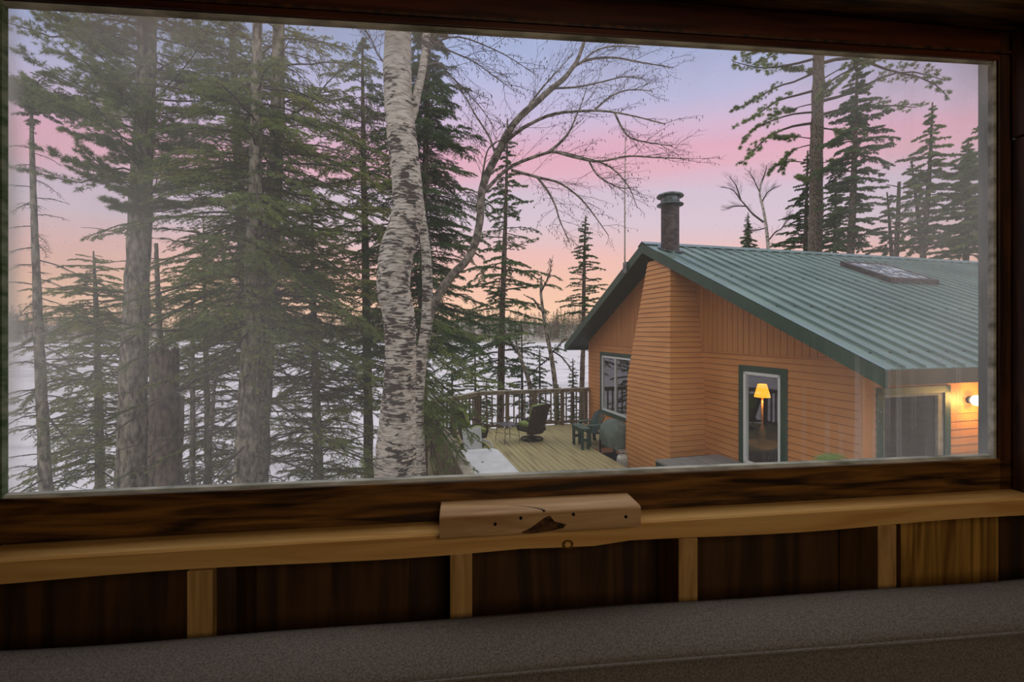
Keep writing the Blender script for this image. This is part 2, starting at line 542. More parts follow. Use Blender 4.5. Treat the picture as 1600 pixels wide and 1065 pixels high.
def build_room():
    WF = 0.047          # face of the sash rails
    g0, g1 = 0.060, 0.066
    # sash corners at the face of the rails
    BL, BR = uz(-40, 781.5, WF), uz(1556, 717, WF)
    TL, TR = uz(-40, -6.0, WF), uz(1556, 93, WF)
    bl, br, tr, tl = BL, BR, TR, TL
    zL, zR = -0.335, -0.318
    win = struct(link('window_1', None, None, None, RO, RT))
    win['label'] = 'wide single pane window in a dark stained wooden sash'
    lo = -0.342
    rb = MB().hexa([(-1.3, WF, lo), (1.12, WF, lo + 0.02), (1.12, 0.10, lo + 0.02), (-1.3, 0.10, lo),
                    (-1.3, WF, bl[1] - 0.002), (1.12, WF, br[1] + 0.0007), (1.12, 0.058, br[1] + 0.0007), (-1.3, 0.058, bl[1] - 0.002)])
    rbuild(rb, 'bottom_rail', MT['stain'], win, bevel=0.003)
    # top rail
    m = MB().hexa([(-1.3, WF, tl[1] - 0.006), (1.12, WF, tr[1] + 0.001), (1.12, 0.0585, tr[1] + 0.001), (-1.3, 0.0585, tl[1] - 0.006),
                   (-1.3, WF, 0.70), (1.12, WF, 0.70), (1.12, 0.0585, 0.70), (-1.3, 0.0585, 0.70)])
    rbuild(m, 'top_rail', MT['headwood'], win, bevel=0.002)
    m = MB().hexa([(-1.3, WF - 0.004, tl[1] + 0.006), (1.075, WF - 0.004, tr[1] + 0.012), (1.075, WF + 0.002, tr[1] + 0.012), (-1.3, WF + 0.002, tl[1] + 0.006),
                   (-1.3, WF - 0.004, tl[1] + 0.012), (1.075, WF - 0.004, tr[1] + 0.018), (1.075, WF + 0.002, tr[1] + 0.018), (-1.3, WF + 0.002, tl[1] + 0.012)])
    rbuild(m, 'stop_moulding', MT['stain_v'], win, bevel=0.001)
    # stiles
    a, b = uz(1561, 400, WF)[0], uz(1583, 400, WF)[0]
    rbuild(MB().box(a, b, WF, 0.0585, lo + 0.018, 0.70), 'stile', MT['stain_v'], win, bevel=0.002)
    a2 = uz(-5, 400, WF)[0]
    rbuild(MB().box(-1.3, a2, WF, 0.0585, lo, 0.70), 'stile', MT['stain_v'], win, bevel=0.002)
    # glazing beads (whitish) round the glass
    def bead(p0, p1, tz, side, name='glazing_bead', mat='bead', w0=0.050, w1=0.0605):
        mm = MB()
        if side == 'h':
            mm.hexa([(p0[0], w0, p0[1]), (p1[0], w0, p1[1]), (p1[0], w1, p1[1]), (p0[0], w1, p0[1]),
                     (p0[0], w0 + 0.004, p0[1] + tz), (p1[0], w0 + 0.004, p1[1] + tz), (p1[0], w1, p1[1] + tz * 1.3), (p0[0], w1, p0[1] + tz * 1.3)])
        else:
            mm.hexa([(p0[0], w0, p0[1]), (p0[0] + tz, w0, p0[1]), (p0[0] + tz, w1, p0[1]), (p0[0], w1, p0[1]),
                     (p1[0], w0, p1[1]), (p1[0] + tz, w0, p1[1]), (p1[0] + tz, w1, p1[1]), (p1[0], w1, p1[1])])
        return rbuild(mm, name, MT[mat], win)
    u0, u1 = a2, a
    bead((u0, BL[1] - 0.003 + (u0 - BL[0]) * 0.004), (u1, BR[1] - 0.001), 0.007, 'h')
    bead((u0, TL[1] - 0.002), (u1, TR[1] + 0.0015), -0.004, 'h')
    bead((u1 - 0.0085, -0.27), (u1 - 0.0085, 0.60), 0.006, 'v')
    bead((u0 + 0.0005, -0.28), (u0 + 0.0005, 0.60), 0.004, 'v', mat='mossbead')
    # pane
    m = MB().box(u0 - 0.01, u1 + 0.01, g0, g1, -0.290, 0.60)
    pane = rbuild(m, 'glass_pane', glass_dirty(u0, u1), win)
    # outside: sill, jamb and head of the outer frame, seen through the glass
    q0, q1 = uz(-60, 785, 0.085), uz(1560, 720, 0.085)
    m = MB().hexa([(q0[0], 0.072, q0[1] - 0.05), (q1[0], 0.072, q1[1] - 0.05), (q1[0], 0.13, q1[1] - 0.06), (q0[0], 0.13, q0[1] - 0.06),
                   (q0[0], 0.072, q0[1] - 0.0035), (q1[0], 0.072, q1[1] - 0.0035), (q1[0], 0.13, q1[1] - 0.006), (q0[0], 0.13, q0[1] - 0.006)])
    rbuild(m, 'outer_sill', MT['mossbead'], win)
    ja = uz(1527.5, 400, 0.16)[0]
    rbuild(MB().box(ja, ja + 0.10, 0.072, 0.16, -0.34, 0.70), 'outer_jamb', MT['jamb'], win, bevel=0.002)
    jb = uz(-24, 400, 0.13)[0]
    rbuild(MB().box(jb - 0.06, jb, 0.072, 0.13, -0.34, 0.70), 'outer_jamb', MT['mossbead'], win, bevel=0.002)
    h0, h1 = uz(20, -4, 0.10), uz(1530, 92, 0.10)
    m = MB().hexa([(-1.3, 0.072, h0[1] + 0.006), (1.3, 0.072, h1[1] + 0.006), (1.3, 0.13, h1[1] + 0.012), (-1.3, 0.13, h0[1] + 0.012),
                   (-1.3, 0.072, 0.70), (1.3, 0.072, 0.70), (1.3, 0.13, 0.70), (-1.3, 0.13, 0.70)])
    rbuild(m, 'outer_head', MT['mossbead'], win)

    # header plate above and post beside the window
    m = MB().hexa([(-1.3, -0.16, 0.618), (1.35, -0.16, 0.610), (1.35, WF - 0.001, 0.610), (-1.3, WF - 0.001, 0.618),
                   (-1.3, -0.16, 0.70), (1.35, -0.16, 0.70), (1.35, WF - 0.001, 0.70), (-1.3, WF - 0.001, 0.70)])
    o = struct(rbuild(m, 'trim_1', MT['stain'], bevel=0.002))
    pu = uz(1581, 300, 0.045)[0]
    m = MB().box(pu, pu + 0.14, -0.005, 0.045, -0.32, 0.39)
    struct(rbuild(m, 'trim_2', MT['stain_v'], bevel=0.002))
    m = MB().box(pu - 0.003, pu + 0.14, -0.014, 0.045, 0.392, 0.608)
    struct(rbuild(m, 'trim_3', MT['stain_v'], bevel=0.003))

    # walls of the room
    wf = MB()
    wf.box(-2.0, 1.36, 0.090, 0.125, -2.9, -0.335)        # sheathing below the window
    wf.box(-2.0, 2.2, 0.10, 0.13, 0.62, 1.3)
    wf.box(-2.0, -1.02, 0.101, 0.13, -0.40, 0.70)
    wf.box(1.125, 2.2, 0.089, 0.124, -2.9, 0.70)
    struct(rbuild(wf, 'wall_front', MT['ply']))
    struct(rbuild(MB().box(1.30, 1.36, -3.2, 0.088, -1.30, 1.0), 'wall_right', MT['roomwall']))
    struct(rbuild(MB().box(-2.06, -2.0, -3.2, 0.12, -1.30, 1.0), 'wall_left', MT['roomwall']))
    struct(rbuild(MB().box(-2.06, 1.36, -3.26, -3.2, -1.30, 1.0), 'wall_back', MT['roomwall']))
    struct(rbuild(MB().box(-2.06, 2.2, -3.26, 0.12, 1.0, 1.06), 'ceiling', MT['roomwall']))
    struct(rbuild(MB().box(-2.06, 1.36, -3.26, 0.12, -1.36, -1.30), 'floor', MT['roomwall']))

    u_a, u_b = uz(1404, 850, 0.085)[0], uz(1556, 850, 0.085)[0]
    struct(rbuild(MB().box(u_a, u_b, 0.080, 0.0895, -1.30, -0.36), 'lit_ply_panel', MT['lamplit'], bevel=0.001))  # added panel: lamp light on the plywood painted in as a paler colour
    # rough sill board: a two-by-four lying flat on the studs
    m = MB()
    n = 40
    top, bot = [], []
    vs, fs = [], []
    xs = [-1.25 + (1.28 + 1.25) * k / n for k in range(n + 1)]
    for k, x in enumerate(xs):
        zt = -0.3405 + (x + 0.77) * 0.0110
        zb = zt - 0.034 + 0.0028 * math.sin(x * 9.0) + (-0.006 if 0.05 < x < 0.2 else 0) * math.sin((x - 0.05) / 0.15 * math.pi)
        for (w, z) in ((0.0, zb), (0.088, zb), (0.088, zt), (0.003, zt), (0.0, zt - 0.003)):
            vs.append((x, w, z))
    for k in range(n):
        for i in range(5):
            j = (i + 1) % 5
            fs.append((k * 5 + i, (k + 1) * 5 + i, (k + 1) * 5 + j, k * 5 + j))
    fs.append((0, 1, 2, 3, 4)); fs.append(tuple(n * 5 + i for i in (4, 3, 2, 1, 0)))
    m.add(vs, fs)
    ledge = rbuild(m, 'sill_board', MT['pine'])
    tag(ledge, 'long raw pine ledge board running under the whole window', 'board')
    # knots on the board's face
    for (px, py, r) in ((887, 850, 0.008),):
        u, z = uz(px, py, 0.0)
        kn = MB()
        pts = [(u + r * math.cos(t) * 1.25, -0.0008, z + r * math.sin(t)) for t in np.linspace(0, 2 * math.pi, 20)[:-1]]
        kn.prism(pts, (0, 0.003, 0))
        rbuild(kn, 'knot', MT['stain'], ledge)
        pts = [(u + r * math.cos(t) * 0.65, -0.0012, z + r * math.sin(t) * 0.6) for t in np.linspace(0, 2 * math.pi, 16)[:-1]]
        kn = MB(); kn.prism(pts, (0, 0.003, 0))
        rbuild(kn, 'knot', MT['pine'], ledge)
    for o_ in ledge.children:
        o_.location = (0, 0, 0)

    # studs
    labels = ['short pine stud below the ledge board, first from the dim end, beside a doubled offcut',
              'short pine stud directly below the dim end of the loose wood block',
              'short pine stud standing below the ledge board just past the loose wood block',
              'short pine stud below the ledge board beside the amber plywood panel']
    for (p0, p1, yt), lab in zip(((291, 331, 893), (703, 738, 872), (1061, 1091, 848), (1373, 1402, 824)), labels):
        ua, ub = uz(p0, yt, 0.0)[0], uz(p1, yt, 0.0)[0]
        zt = -0.3405 + ((ua + ub) / 2 + 0.77) * 0.0110 - 0.0355
        mm = MB().box(ua, ub, 0.001, 0.0885, -1.30, zt)
        st = rbuild(mm, 'wall_stud', MT['studpine'], bevel=0.0015)
        tag(st, lab, 'stud', 'short studs under the ledge board')
    ua, ub = uz(333, 900, 0.012)[0], uz(368, 900, 0.012)[0]
    mm = MB().box(ua + 0.0005, ub, 0.014, 0.0885, -1.30, -0.3385 - 0.0365)
    tag(rbuild(mm, 'stud_offcut', MT['ply'], bevel=0.001), 'darker board offcut nailed against the first pine stud', 'board')

    # loose block of wood on the ledge
    u0_, u1_ = -0.1198, 0.217
    za = -0.3405 + (u0_ + 0.77) * 0.011 + 0.0008
    zb = -0.3405 + (u1_ + 0.77) * 0.011 + 0.0008
    vs = []
    nn = 16
    for k in range(nn + 1):
        t = k / nn
        x = u0_ + (u1_ - u0_) * t
        z0 = za + (zb - za) * t
        h = 0.036 - 0.001 * t
        chip = 0.004 * math.exp(-((t - 0.52) / 0.06) ** 2)
        vs += [(x, -0.022, z0 + chip * 0.6), (x, 0.046, z0), (x, 0.046, z0 + h), (x, -0.018, z0 + h), (x, -0.0215, z0 + h - 0.003)]
    fs = []
    for k in range(nn):
        for i in range(5):
            j = (i + 1) % 5
            fs.append((k * 5 + i, (k + 1) * 5 + i, (k + 1) * 5 + j, k * 5 + j))
    fs.append((0, 1, 2, 3, 4)); fs.append(tuple(nn * 5 + i for i in (4, 3, 2, 1, 0)))
    blk = rbuild(MB().add(vs, fs), 'wood_block', MT['block'], bevel=0.0015)
    tag(blk, 'loose split offcut of pine lying on the ledge board against the sash', 'wood block')
    # dark split running over the top edge and a bark pocket on its face
    cr = MB()
    cp = [(-0.006, 0.010), (0.015, 0.006), (0.034, -0.002), (0.046, -0.012), (0.052, -0.0195)]
    zz = za + 0.0363
    pts = [(x, w, zz) for (x, w) in cp]
    cr.tube(pts, [0.0007, 0.0012, 0.0015, 0.002, 0.0022], 6)
    rbuild(cr, 'split_crack', MT['crack'], blk)
    bp_ = MB()
    outl = [(0.012, 0.004), (0.030, 0.012), (0.050, 0.026), (0.060, 0.030), (0.068, 0.020), (0.088, 0.014), (0.082, 0.008), (0.055, 0.004), (0.03, 0.002)]
    bp_.prism([(x, -0.0226, za + z) for (x, z) in outl], (0, 0.004, 0))
    rbuild(bp_, 'bark_pocket', MT['crack2'], blk)
    for i, (x, z) in enumerate(((-0.03, 0.02), (0.012, 0.028), (0.19, 0.022), (0.10, 0.03))):
        kk = MB()
        kk.prism([(x + 0.0028 * math.cos(t), -0.0223, za + z + 0.0028 * math.sin(t)) for t in np.linspace(0, 2 * math.pi, 12)[:-1]], (0, 0.003, 0))
        rbuild(kk, 'nail_hole', MT['crack'], blk)
    for o_ in blk.children:
        o_.location = (0, 0, 0)

    # grey sofa with its back against the studs
    so = thing('sofa', 'grey speckled upholstered sofa with its back to the studs', 'sofa', RO + np.array([0, 0, -1.30]), RT)
    prof = [(-0.022, -0.95), (-0.022, -0.50), (-0.024, -0.468), (-0.034, -0.453), (-0.052, -0.446), (-0.085, -0.447), (-0.115, -0.455), (-0.133, -0.464), (-0.139, -0.471),
            (-0.136, -0.480), (-0.140, -0.492), (-0.150, -0.510), (-0.168, -0.545), (-0.186, -0.60), (-0.198, -0.68), (-0.20, -0.80), (-0.19, -0.95)]
    def soft(p):
        x, y, z = p
        return (x, y, z + 1.30 + 0.002 * math.sin(x * 5.1 + 1) + 0.0012 * math.sin(x * 13))
    m = MB().sweep(prof, -1.55, 1.25, 60, soft)
    bk = m.build('backrest', MT['fabric'], so, smooth=True)
    m = MB().tube([(-1.55 + 2.8 * k / 50, -0.1405, 0.829 + 0.002 * math.sin((-1.55 + 2.8 * k / 50) * 5.1 + 1)) for k in range(51)], 0.003, 8)
    m.build('piping', MT['fabric'], bk, smooth=True)
    for x0, x1 in ((-1.54, -0.16), (-0.14, 1.24)):
        MB().rbox(((x0 + x1) / 2, -0.52, 0.36), (x1 - x0, 0.66, 0.16), 0.05).build('seat_cushion', MT['fabric'], so, smooth=True)
    MB().box(-1.55, 1.25, -0.85, -0.03, 0.08, 0.28).build('frame', MT['fabric'], so, bevel=0.02)
    for x in (-1.48, 1.18):
        for y in (-0.80, -0.10):
            MB().cbox((x, y, 0.04), (0.06, 0.06, 0.08)).build('leg', MT['stain_v'], so)

    # light of the room: an unseen area lamp added behind the viewer
    L = bpy.data.lights.new('room lamp', 'AREA'); L.energy = 15.0; L.color = (1.0, 0.84, 0.62); L.size = 1.0
    o = bpy.data.objects.new('room_lamp', L); COL.objects.link(o); o.location = (0.75, -1.35, CZ + 0.88); o.rotation_euler = (math.radians(55), 0, math.radians(14))

def glass_dirty(u0, u1):
    m = bpy.data.materials.new('dirty window glass')
    nt, nd, lk = nodes_of(m)
    nd.remove(nd['Principled BSDF'])
    out = nd['Material Output']
    tc = nd.new('ShaderNodeTexCoord')
    sp = nd.new('ShaderNodeSeparateXYZ'); lk.new(tc.outputs['Object'], sp.inputs[0])
    def mr(src, a, b, lo, hi, smooth=True):
        n = nd.new('ShaderNodeMapRange'); n.interpolation_type = 'SMOOTHSTEP' if smooth else 'LINEAR'
        n.inputs['From Min'].default_value = a; n.inputs['From Max'].default_value = b
        n.inputs['To Min'].default_value = lo; n.inputs['To Max'].default_value = hi
        lk.new(src, n.inputs['Value']); return n.outputs[0]
    def noise(scale, detail):
        mp = nd.new('ShaderNodeMapping'); mp.inputs['Scale'].default_value = scale
        lk.new(tc.outputs['Object'], mp.inputs['Vector'])
        n = nd.new('ShaderNodeTexNoise'); n.inputs['Scale'].default_value = 1; n.inputs['Detail'].default_value = detail
        lk.new(mp.outputs['Vector'], n.inputs['Vector']); return n.outputs['Fac']
    def op(o, a, b):
        n = nd.new('ShaderNodeMath'); n.operation = o
        for i, x in enumerate((a, b)):
            if isinstance(x, (int, float)): n.inputs[i].default_value = x
            else: lk.new(x, n.inputs[i])
        return n.outputs[0]
    X, Z = sp.outputs['X'], sp.outputs['Z']
    nb = noise((3, 3, 3), 5)
    left = mr(X, u0, u0 + 0.75, 0.15, 0.0)
    top = mr(Z, 0.56, 0.38, 0.24, 0.0)
    edge_l = mr(X, u0, u0 + 0.03, 0.25, 0.0)
    bot = mr(Z, -0.270, -0.256, 0.40, 0.0)
    right = mr(X, u1, u1 - 0.45, 0.16, 0.0)
    s = op('ADD', op('ADD', left, top), op('ADD', op('ADD', bot, right), edge_l))
    s = op('MULTIPLY', s, mr(nb, 0.25, 0.75, 0.35, 1.5))
    streak = mr(noise((75, 1, 1.6), 3), 0.56, 0.74, 0.0, 0.20)
    streak = op('MULTIPLY', streak, op('MULTIPLY', mr(X, 0.40, 0.75, 0.05, 1.0), mr(Z, 0.12, -0.05, 0.15, 1.0)))
    spots = mr(noise((220, 220, 220), 1), 0.755, 0.78, 0.0, 0.25)
    f = op('ADD', op('ADD', s, streak), op('ADD', spots, 0.035))
    f = op('MINIMUM', f, 0.62)
    trn = nd.new('ShaderNodeBsdfTransparent'); trn.inputs['Color'].default_value = (0.97, 0.98, 0.97, 1)
    tl = nd.new('ShaderNodeBsdfTranslucent'); tl.inputs['Color'].default_value = (0.80, 0.80, 0.74, 1)
    mx = nd.new('ShaderNodeMixShader')
    lk.new(f, mx.inputs[0]); lk.new(trn.outputs[0], mx.inputs[1]); lk.new(tl.outputs[0], mx.inputs[2])
    # a smear of green algae low on the glass
    dx = op('MULTIPLY', op('SUBTRACT', X, uz(1296, 718, 0.062)[0]), 26.0)
    dz = op('MULTIPLY', op('SUBTRACT', Z, uz(1296, 718, 0.062)[1]), 62.0)
    rr = op('ADD', op('MULTIPLY', dx, dx), op('MULTIPLY', dz, dz))
    rr = op('ADD', rr, op('MULTIPLY', op('SUBTRACT', noise((60, 60, 60), 3), 0.5), 1.4))
    am = mr(rr, 1.1, 0.1, 0.0, 0.55)
    al = nd.new('ShaderNodeBsdfTranslucent'); al.inputs['Color'].default_value = (0.26, 0.46, 0.18, 1)
    mx2 = nd.new('ShaderNodeMixShader')
    lk.new(am, mx2.inputs[0]); lk.new(mx.outputs[0], mx2.inputs[1]); lk.new(al.outputs[0], mx2.inputs[2])
    gl = nd.new('ShaderNodeBsdfGlossy'); gl.inputs['Roughness'].default_value = 0.03
    mx3 = nd.new('ShaderNodeMixShader'); mx3.inputs[0].default_value = 0.0
    lk.new(mx2.outputs[0], mx3.inputs[1]); lk.new(gl.outputs[0], mx3.inputs[2])
    lk.new(mx3.outputs[0], out.inputs['Surface'])
    return m

MT['lamplit'] = M_('amber plywood', S(124, 84, 34), S(196, 146, 70), 0.55, (26, 26, 1.5), 4, 0.38, 0.64, 0, distort=2.0)  # plywood lightened, with lamp light put into its colour
MT['block'] = M_('sawn block', S(168, 122, 78), S(214, 172, 124), 0.7, (4, 40, 40), 6, 0.3, 0.7, 0.001, distort=1.2)
MT['crack'] = M_('dark split', S(24, 16, 10), None, 0.9)
MT['crack2'] = M_('bark pocket', S(40, 24, 12), S(104, 68, 38), 0.9, (120, 120, 120), 5, bump=0.002)
build_room()

# ------------------------------------------------------------------ cabin (local frame: t along the gable wall towards the viewer, i into the house, z from the deck)
CO = np.array([2.53, 15.0, 0.0])
EV = np.array([0.2656, -0.9641, 0.0]); IV = np.array([0.9641, 0.2656, 0.0])
CR = math.atan2(EV[1], EV[0])
def LW(t, i, z):
    return CO + EV * t + IV * i + np.array([0, 0, z])
def WL(p):
    d = np.asarray(p) - CO
    return np.array([d @ EV, d @ IV, d[2]])
def ray_local(px, py):
    d = np.array([(px - 800) / F, 1.0, (HY - py) / F])
    return WL((0, 0, CZ)), np.array([d @ EV, d @ IV, d[2]])
def hit_t(px, i=0.0):
    """t where the column px meets the plane i"""
    o, d = ray_local(px, HY)
    k = (i - o[1]) / d[1]
    return o[0] + d[0] * k
def hit(px, py, n, c):
    o, d = ray_local(px, py)
    k = (c - o @ n) / (d @ n)
    return o + d * k

OH = 0.70                                   # overhang of the gable
RIDGE_T, RIDGE_Z = 4.389, 5.054
EL_T, EL_Z = -0.39, 2.573
ER_T, ER_Z = 9.745, 2.553
T1 = 8.95                                   # near corner of the gable wall
DEPTH = 16.0
def roof_z(t):
    if t < RIDGE_T:
        return EL_Z + (RIDGE_Z - EL_Z) * (t - EL_T) / (RIDGE_T - EL_T)
    return ER_Z + (RIDGE_Z - ER_Z) * (ER_T - t) / (ER_T - RIDGE_T)
ZB = 2.58                                   # batten between upright and level boards

def build_cabin():
    cab = thing('cabin', 'orange boarded cabin with green metal roof beside the deck', 'house', CO, CR)
    W2 = (hit_t(1163), hit_t(1221.5), 0.56, 2.27)      # opening of the narrow window
    W1 = (0.99, 2.75, 0.60, 2.27)                    # opening of the sliding window
    # gable wall: lapped level boards
    m = MB()
    z = -1.3
    pitch = 0.118
    while z < ZB:
        z1 = min(z + pitch, ZB)
        segs = [(0.0, T1)]
        for (a, b, c, d) in (W1, W2):
            if z1 > c - 0.02 and z < d + 0.02:
                ns = []
                for (s0, s1) in segs:
                    if b < s0 or a > s1: ns.append((s0, s1)); continue
                    if a > s0: ns.append((s0, a))
                    if b < s1: ns.append((b, s1))
                segs = ns
        for (s0, s1) in segs:
            m.hexa([(s0, -0.018, z), (s1, -0.018, z), (s1, 0.02, z), (s0, 0.02, z), (s0, -0.006, z1 - 0.011), (s1, -0.006, z1 - 0.011), (s1, 0.02, z1 - 0.011), (s0, 0.02, z1 - 0.011)])
        z = z1
    for (a, b, c, d) in ((0.0, W1[0], -1.3, ZB), (W1[1], W2[0], -1.3, ZB), (W2[1], T1, -1.3, ZB), (W1[0], W1[1], -1.3, W1[2]), (W1[0], W1[1], W1[3], ZB), (W2[0], W2[1], -1.3, W2[2]), (W2[0], W2[1], W2[3], ZB)):
        m.box(a, b, 0.012, 0.05, c, d)
    m.build('gable_wall', MT['siding'], cab)
    # inner lining so the room behind is dark
    m = MB()
    m.box(0.0, W1[0], 0.051, 0.08, -1.3, 2.9); m.box(W1[1], W2[0], 0.051, 0.08, -1.3, 2.9); m.box(W2[1], T1, 0.051, 0.08, -1.3, 2.9)
    for w in (W1, W2):
        m.box(w[0], w[1], 0.051, 0.08, -1.3, w[2]); m.box(w[0], w[1], 0.051, 0.08, w[3], 2.9)
    m.box(0.02, 0.06, 0.08, 5.0, -1.3, 2.6)
    m.box(0.02, T1 - 0.02, 5.0, 5.06, -1.3, 2.6)
    m.box(0.02, T1 - 0.02, 0.08, 5.0, 2.50, 2.56)
    m.box(0.02, T1 - 0.02, 0.08, 5.0, -0.06, 0.0)
    m.build('interior_lining', MT['inwall'], cab)
    # upright boards in the gable
    m = MB()
    t = 0.0
    wv = 0.138
    while t < T1 - 0.02:
        t1 = min(t + wv - 0.012, T1)
        za, zb = roof_z(t) - 0.03, roof_z(t1) - 0.03
        if t < RIDGE_T < t1: za = zb = min(za, zb)
        if min(za, zb) > ZB + 0.02:
            m.hexa([(t, -0.012, ZB + 0.012), (t1, -0.012, ZB + 0.012), (t1, 0.03, ZB + 0.012), (t, 0.03, ZB + 0.012), (t, -0.012, za), (t1, -0.012, zb), (t1, 0.03, zb), (t, 0.03, za)])
        t += wv
    m.prism([(0.3, 0.006, ZB), (T1 - 0.4, 0.006, ZB), (RIDGE_T, 0.006, RIDGE_Z - 0.05)], (0, 0.05, 0))
    m.build('gable_boards', MT['vsiding'], cab)
    MB().box(0.0, T1, -0.03, 0.0, ZB - 0.005, ZB + 0.02).build('batten', MT['vsiding'], cab)
    # side wall under the near eave, with a recessed porch window
    m = MB()
    z = -1.3
    while z < 2.5:
        z1 = min(z + pitch, 2.5)
        for (i0, i1) in ((0.0, 0.24), (1.70, DEPTH)) if 0.3 < z < 2.1 else ((0.0, DEPTH),):
            m.hexa([(T1 + 0.016, i0, z), (T1 + 0.016, i1, z), (T1 - 0.05, i1, z), (T1 - 0.05, i0, z), (T1 + 0.004, i0, z1 - 0.003), (T1 + 0.004, i1, z1 - 0.003), (T1 - 0.05, i1, z1 - 0.003), (T1 - 0.05, i0, z1 - 0.003)])
        z = z1
    m.build('side_wall', MT['siding'], cab)
    MB().box(-0.01, 0.05, 0.0, DEPTH, -1.3, 2.6).build('side_wall', MT['siding'], cab)
    MB().box(0, T1, DEPTH - 0.06, DEPTH, -1.3, 2.6).build('rear_wall', MT['siding'], cab)
    MB().box(T1 - 0.03, T1 + 0.022, -0.022, 0.02, -1.3, 2.58).build('corner_board', MT['siding'], cab)
    win = MB()
    win.box(T1 - 0.02, T1 + 0.03, 0.24, 0.36, 0.22, 2.2); win.box(T1 - 0.02, T1 + 0.03, 1.58, 1.70, 0.22, 2.2)
    win.box(T1 - 0.02, T1 + 0.03, 0.24, 1.70, 2.1, 2.2); win.box(T1 - 0.02, T1 + 0.03, 0.24, 1.70, 0.22, 0.32)
    wn = win.build('porch_window', MT['green'], cab)
    fr = MB()
    fr.box(T1 - 0.03, T1 + 0.012, 1.46, 1.57, 0.32, 2.1); fr.box(T1 - 0.03, T1 + 0.012, 0.36, 0.40, 0.32, 2.1)
    fr.box(T1 - 0.03, T1 + 0.012, 0.36, 1.57, 0.32, 0.36); fr.box(T1 - 0.03, T1 + 0.012, 0.36, 1.57, 2.06, 2.1)
    fr.build('sash', MT['railwood'], wn)
    MB().box(T1 - 0.025, T1 - 0.019, 0.36, 1.58, 0.30, 2.12).build('pane', MT['glass'], wn)
    # roof: ribbed metal on the near slope
    def slope_sheet(ta, za, tb, zb, ribs):
        prof = []
        L = DEPTH + OH
        i = -OH
        while i < DEPTH:
            prof += [(i, 0.0)]
            if ribs:
                prof += [(i + 0.290, 0.0), (i + 0.301, 0.040), (i + 0.330, 0.040), (i + 0.345, 0.0)]
                for q in (0.115, 0.20):
                    prof.insert(len(prof) - 4, (i + q - 0.014, 0.0)); prof.insert(len(prof) - 4, (i + q, 0.008)); prof.insert(len(prof) - 4, (i + q + 0.014, 0.0))
            i += 0.345
        mm = MB()
        n = len(prof)
        vs = [(ta, p[0], za + p[1]) for p in prof] + [(tb, p[0], zb + p[1]) for p in prof]
        vs += [(ta, p[0], za - 0.012) for p in prof] + [(tb, p[0], zb - 0.012) for p in prof]
        fs = []
        for k in range(n - 1):
            fs.append((k, k + 1, n + k + 1, n + k))
            fs.append((2 * n + k + 1, 2 * n + k, 3 * n + k, 3 * n + k + 1))
            fs.append((k, 2 * n + k, 2 * n + k + 1, k + 1))
            fs.append((n + k + 1, 3 * n + k + 1, 3 * n + k, n + k))
        return mm.add(vs, fs)
    slope_sheet(ER_T, ER_Z, RIDGE_T, RIDGE_Z, True).build('roof_sheet', MT['roof'], cab)
    slope_sheet(EL_T, EL_Z, RIDGE_T, RIDGE_Z, False).build('roof_sheet', MT['roof'], cab)
    # ridge cap, bent over both slopes
    c = MB()
    for sgn in (-1, 1):
        tt = RIDGE_T + sgn * 0.17
        zz = roof_z(tt)
        c.hexa([(RIDGE_T, -OH - 0.01, RIDGE_Z + 0.025), (tt, -OH - 0.01, zz + 0.025), (tt, DEPTH, zz + 0.025), (RIDGE_T, DEPTH, RIDGE_Z + 0.025),
                (RIDGE_T, -OH - 0.01, RIDGE_Z + 0.045), (tt, -OH - 0.01, zz + 0.036), (tt, DEPTH, zz + 0.036), (RIDGE_T, DEPTH, RIDGE_Z + 0.045)])
    c.build('ridge_cap', MT['roof'], cab)
    # screws in rows
    sc = MB()
    for fr_ in (0.10, 0.40, 0.66, 0.93):
        t = RIDGE_T + (ER_T - RIDGE_T) * fr_
        i = -OH + 0.27
        while i < 8.6:
            sc.lathe([(0.018, 0.0), (0.018, 0.012), (0.008, 0.018)], (t, i, roof_z(t) - 0.001), 6)
            i += 0.345
    sc.build('roof_screws', MT['screw'], cab)['kind'] = 'stuff'
    # rake boards, fascia, soffits
    def rake(ta, za, tb, zb, d=0.215):
        return MB().prism([(ta, -OH, za - 0.012), (tb, -OH, zb - 0.012), (tb, -OH, zb - 0.012 - d), (ta, -OH, za - 0.012 - d)], (0, 0.04, 0))
    rake(EL_T, EL_Z, RIDGE_T, RIDGE_Z).build('rake_board', MT['green'], cab)
    rake(ER_T, ER_Z, RIDGE_T, RIDGE_Z).build('rake_board', MT['green'], cab)
    for ta, za in ((EL_T, EL_Z), (ER_T, ER_Z)):
        s = 1 if ta < 3 else -1
        tb = 0.0 if ta < 3 else T1 - 0.01
        zb = roof_z(tb)
        MB().prism([(RIDGE_T, -OH + 0.04, RIDGE_Z - 0.06), (ta + s * 0.02, -OH + 0.04, za - 0.06), (ta + s * 0.02, -OH + 0.04, za - 0.10), (RIDGE_T, -OH + 0.04, RIDGE_Z - 0.10)], (0, OH - 0.03, 0)).build('soffit', MT['soffit'], cab)
        MB().prism([(tb, 0.0, zb - 0.06), (ta + s * 0.02, 0.0, za - 0.06), (ta + s * 0.02, 0.0, za - 0.10), (tb, 0.0, zb - 0.10)], (0, DEPTH, 0)).build('soffit', MT['soffit'], cab)
    MB().box(EL_T - 0.02, EL_T + 0.02, -OH, DEPTH, EL_Z - 0.19, EL_Z - 0.013).build('fascia', MT['green'], cab)
    MB().box(ER_T - 0.03, ER_T - 0.002, -OH + 0.04, DEPTH, ER_Z - 0.20, ER_Z - 0.013).build('fascia', MT['olive'], cab)
    MB().box(ER_T - 0.03, ER_T + 0.0, -OH, -OH + 0.045, ER_Z - 0.225, ER_Z - 0.013).build('rake_end', MT['green'], cab)
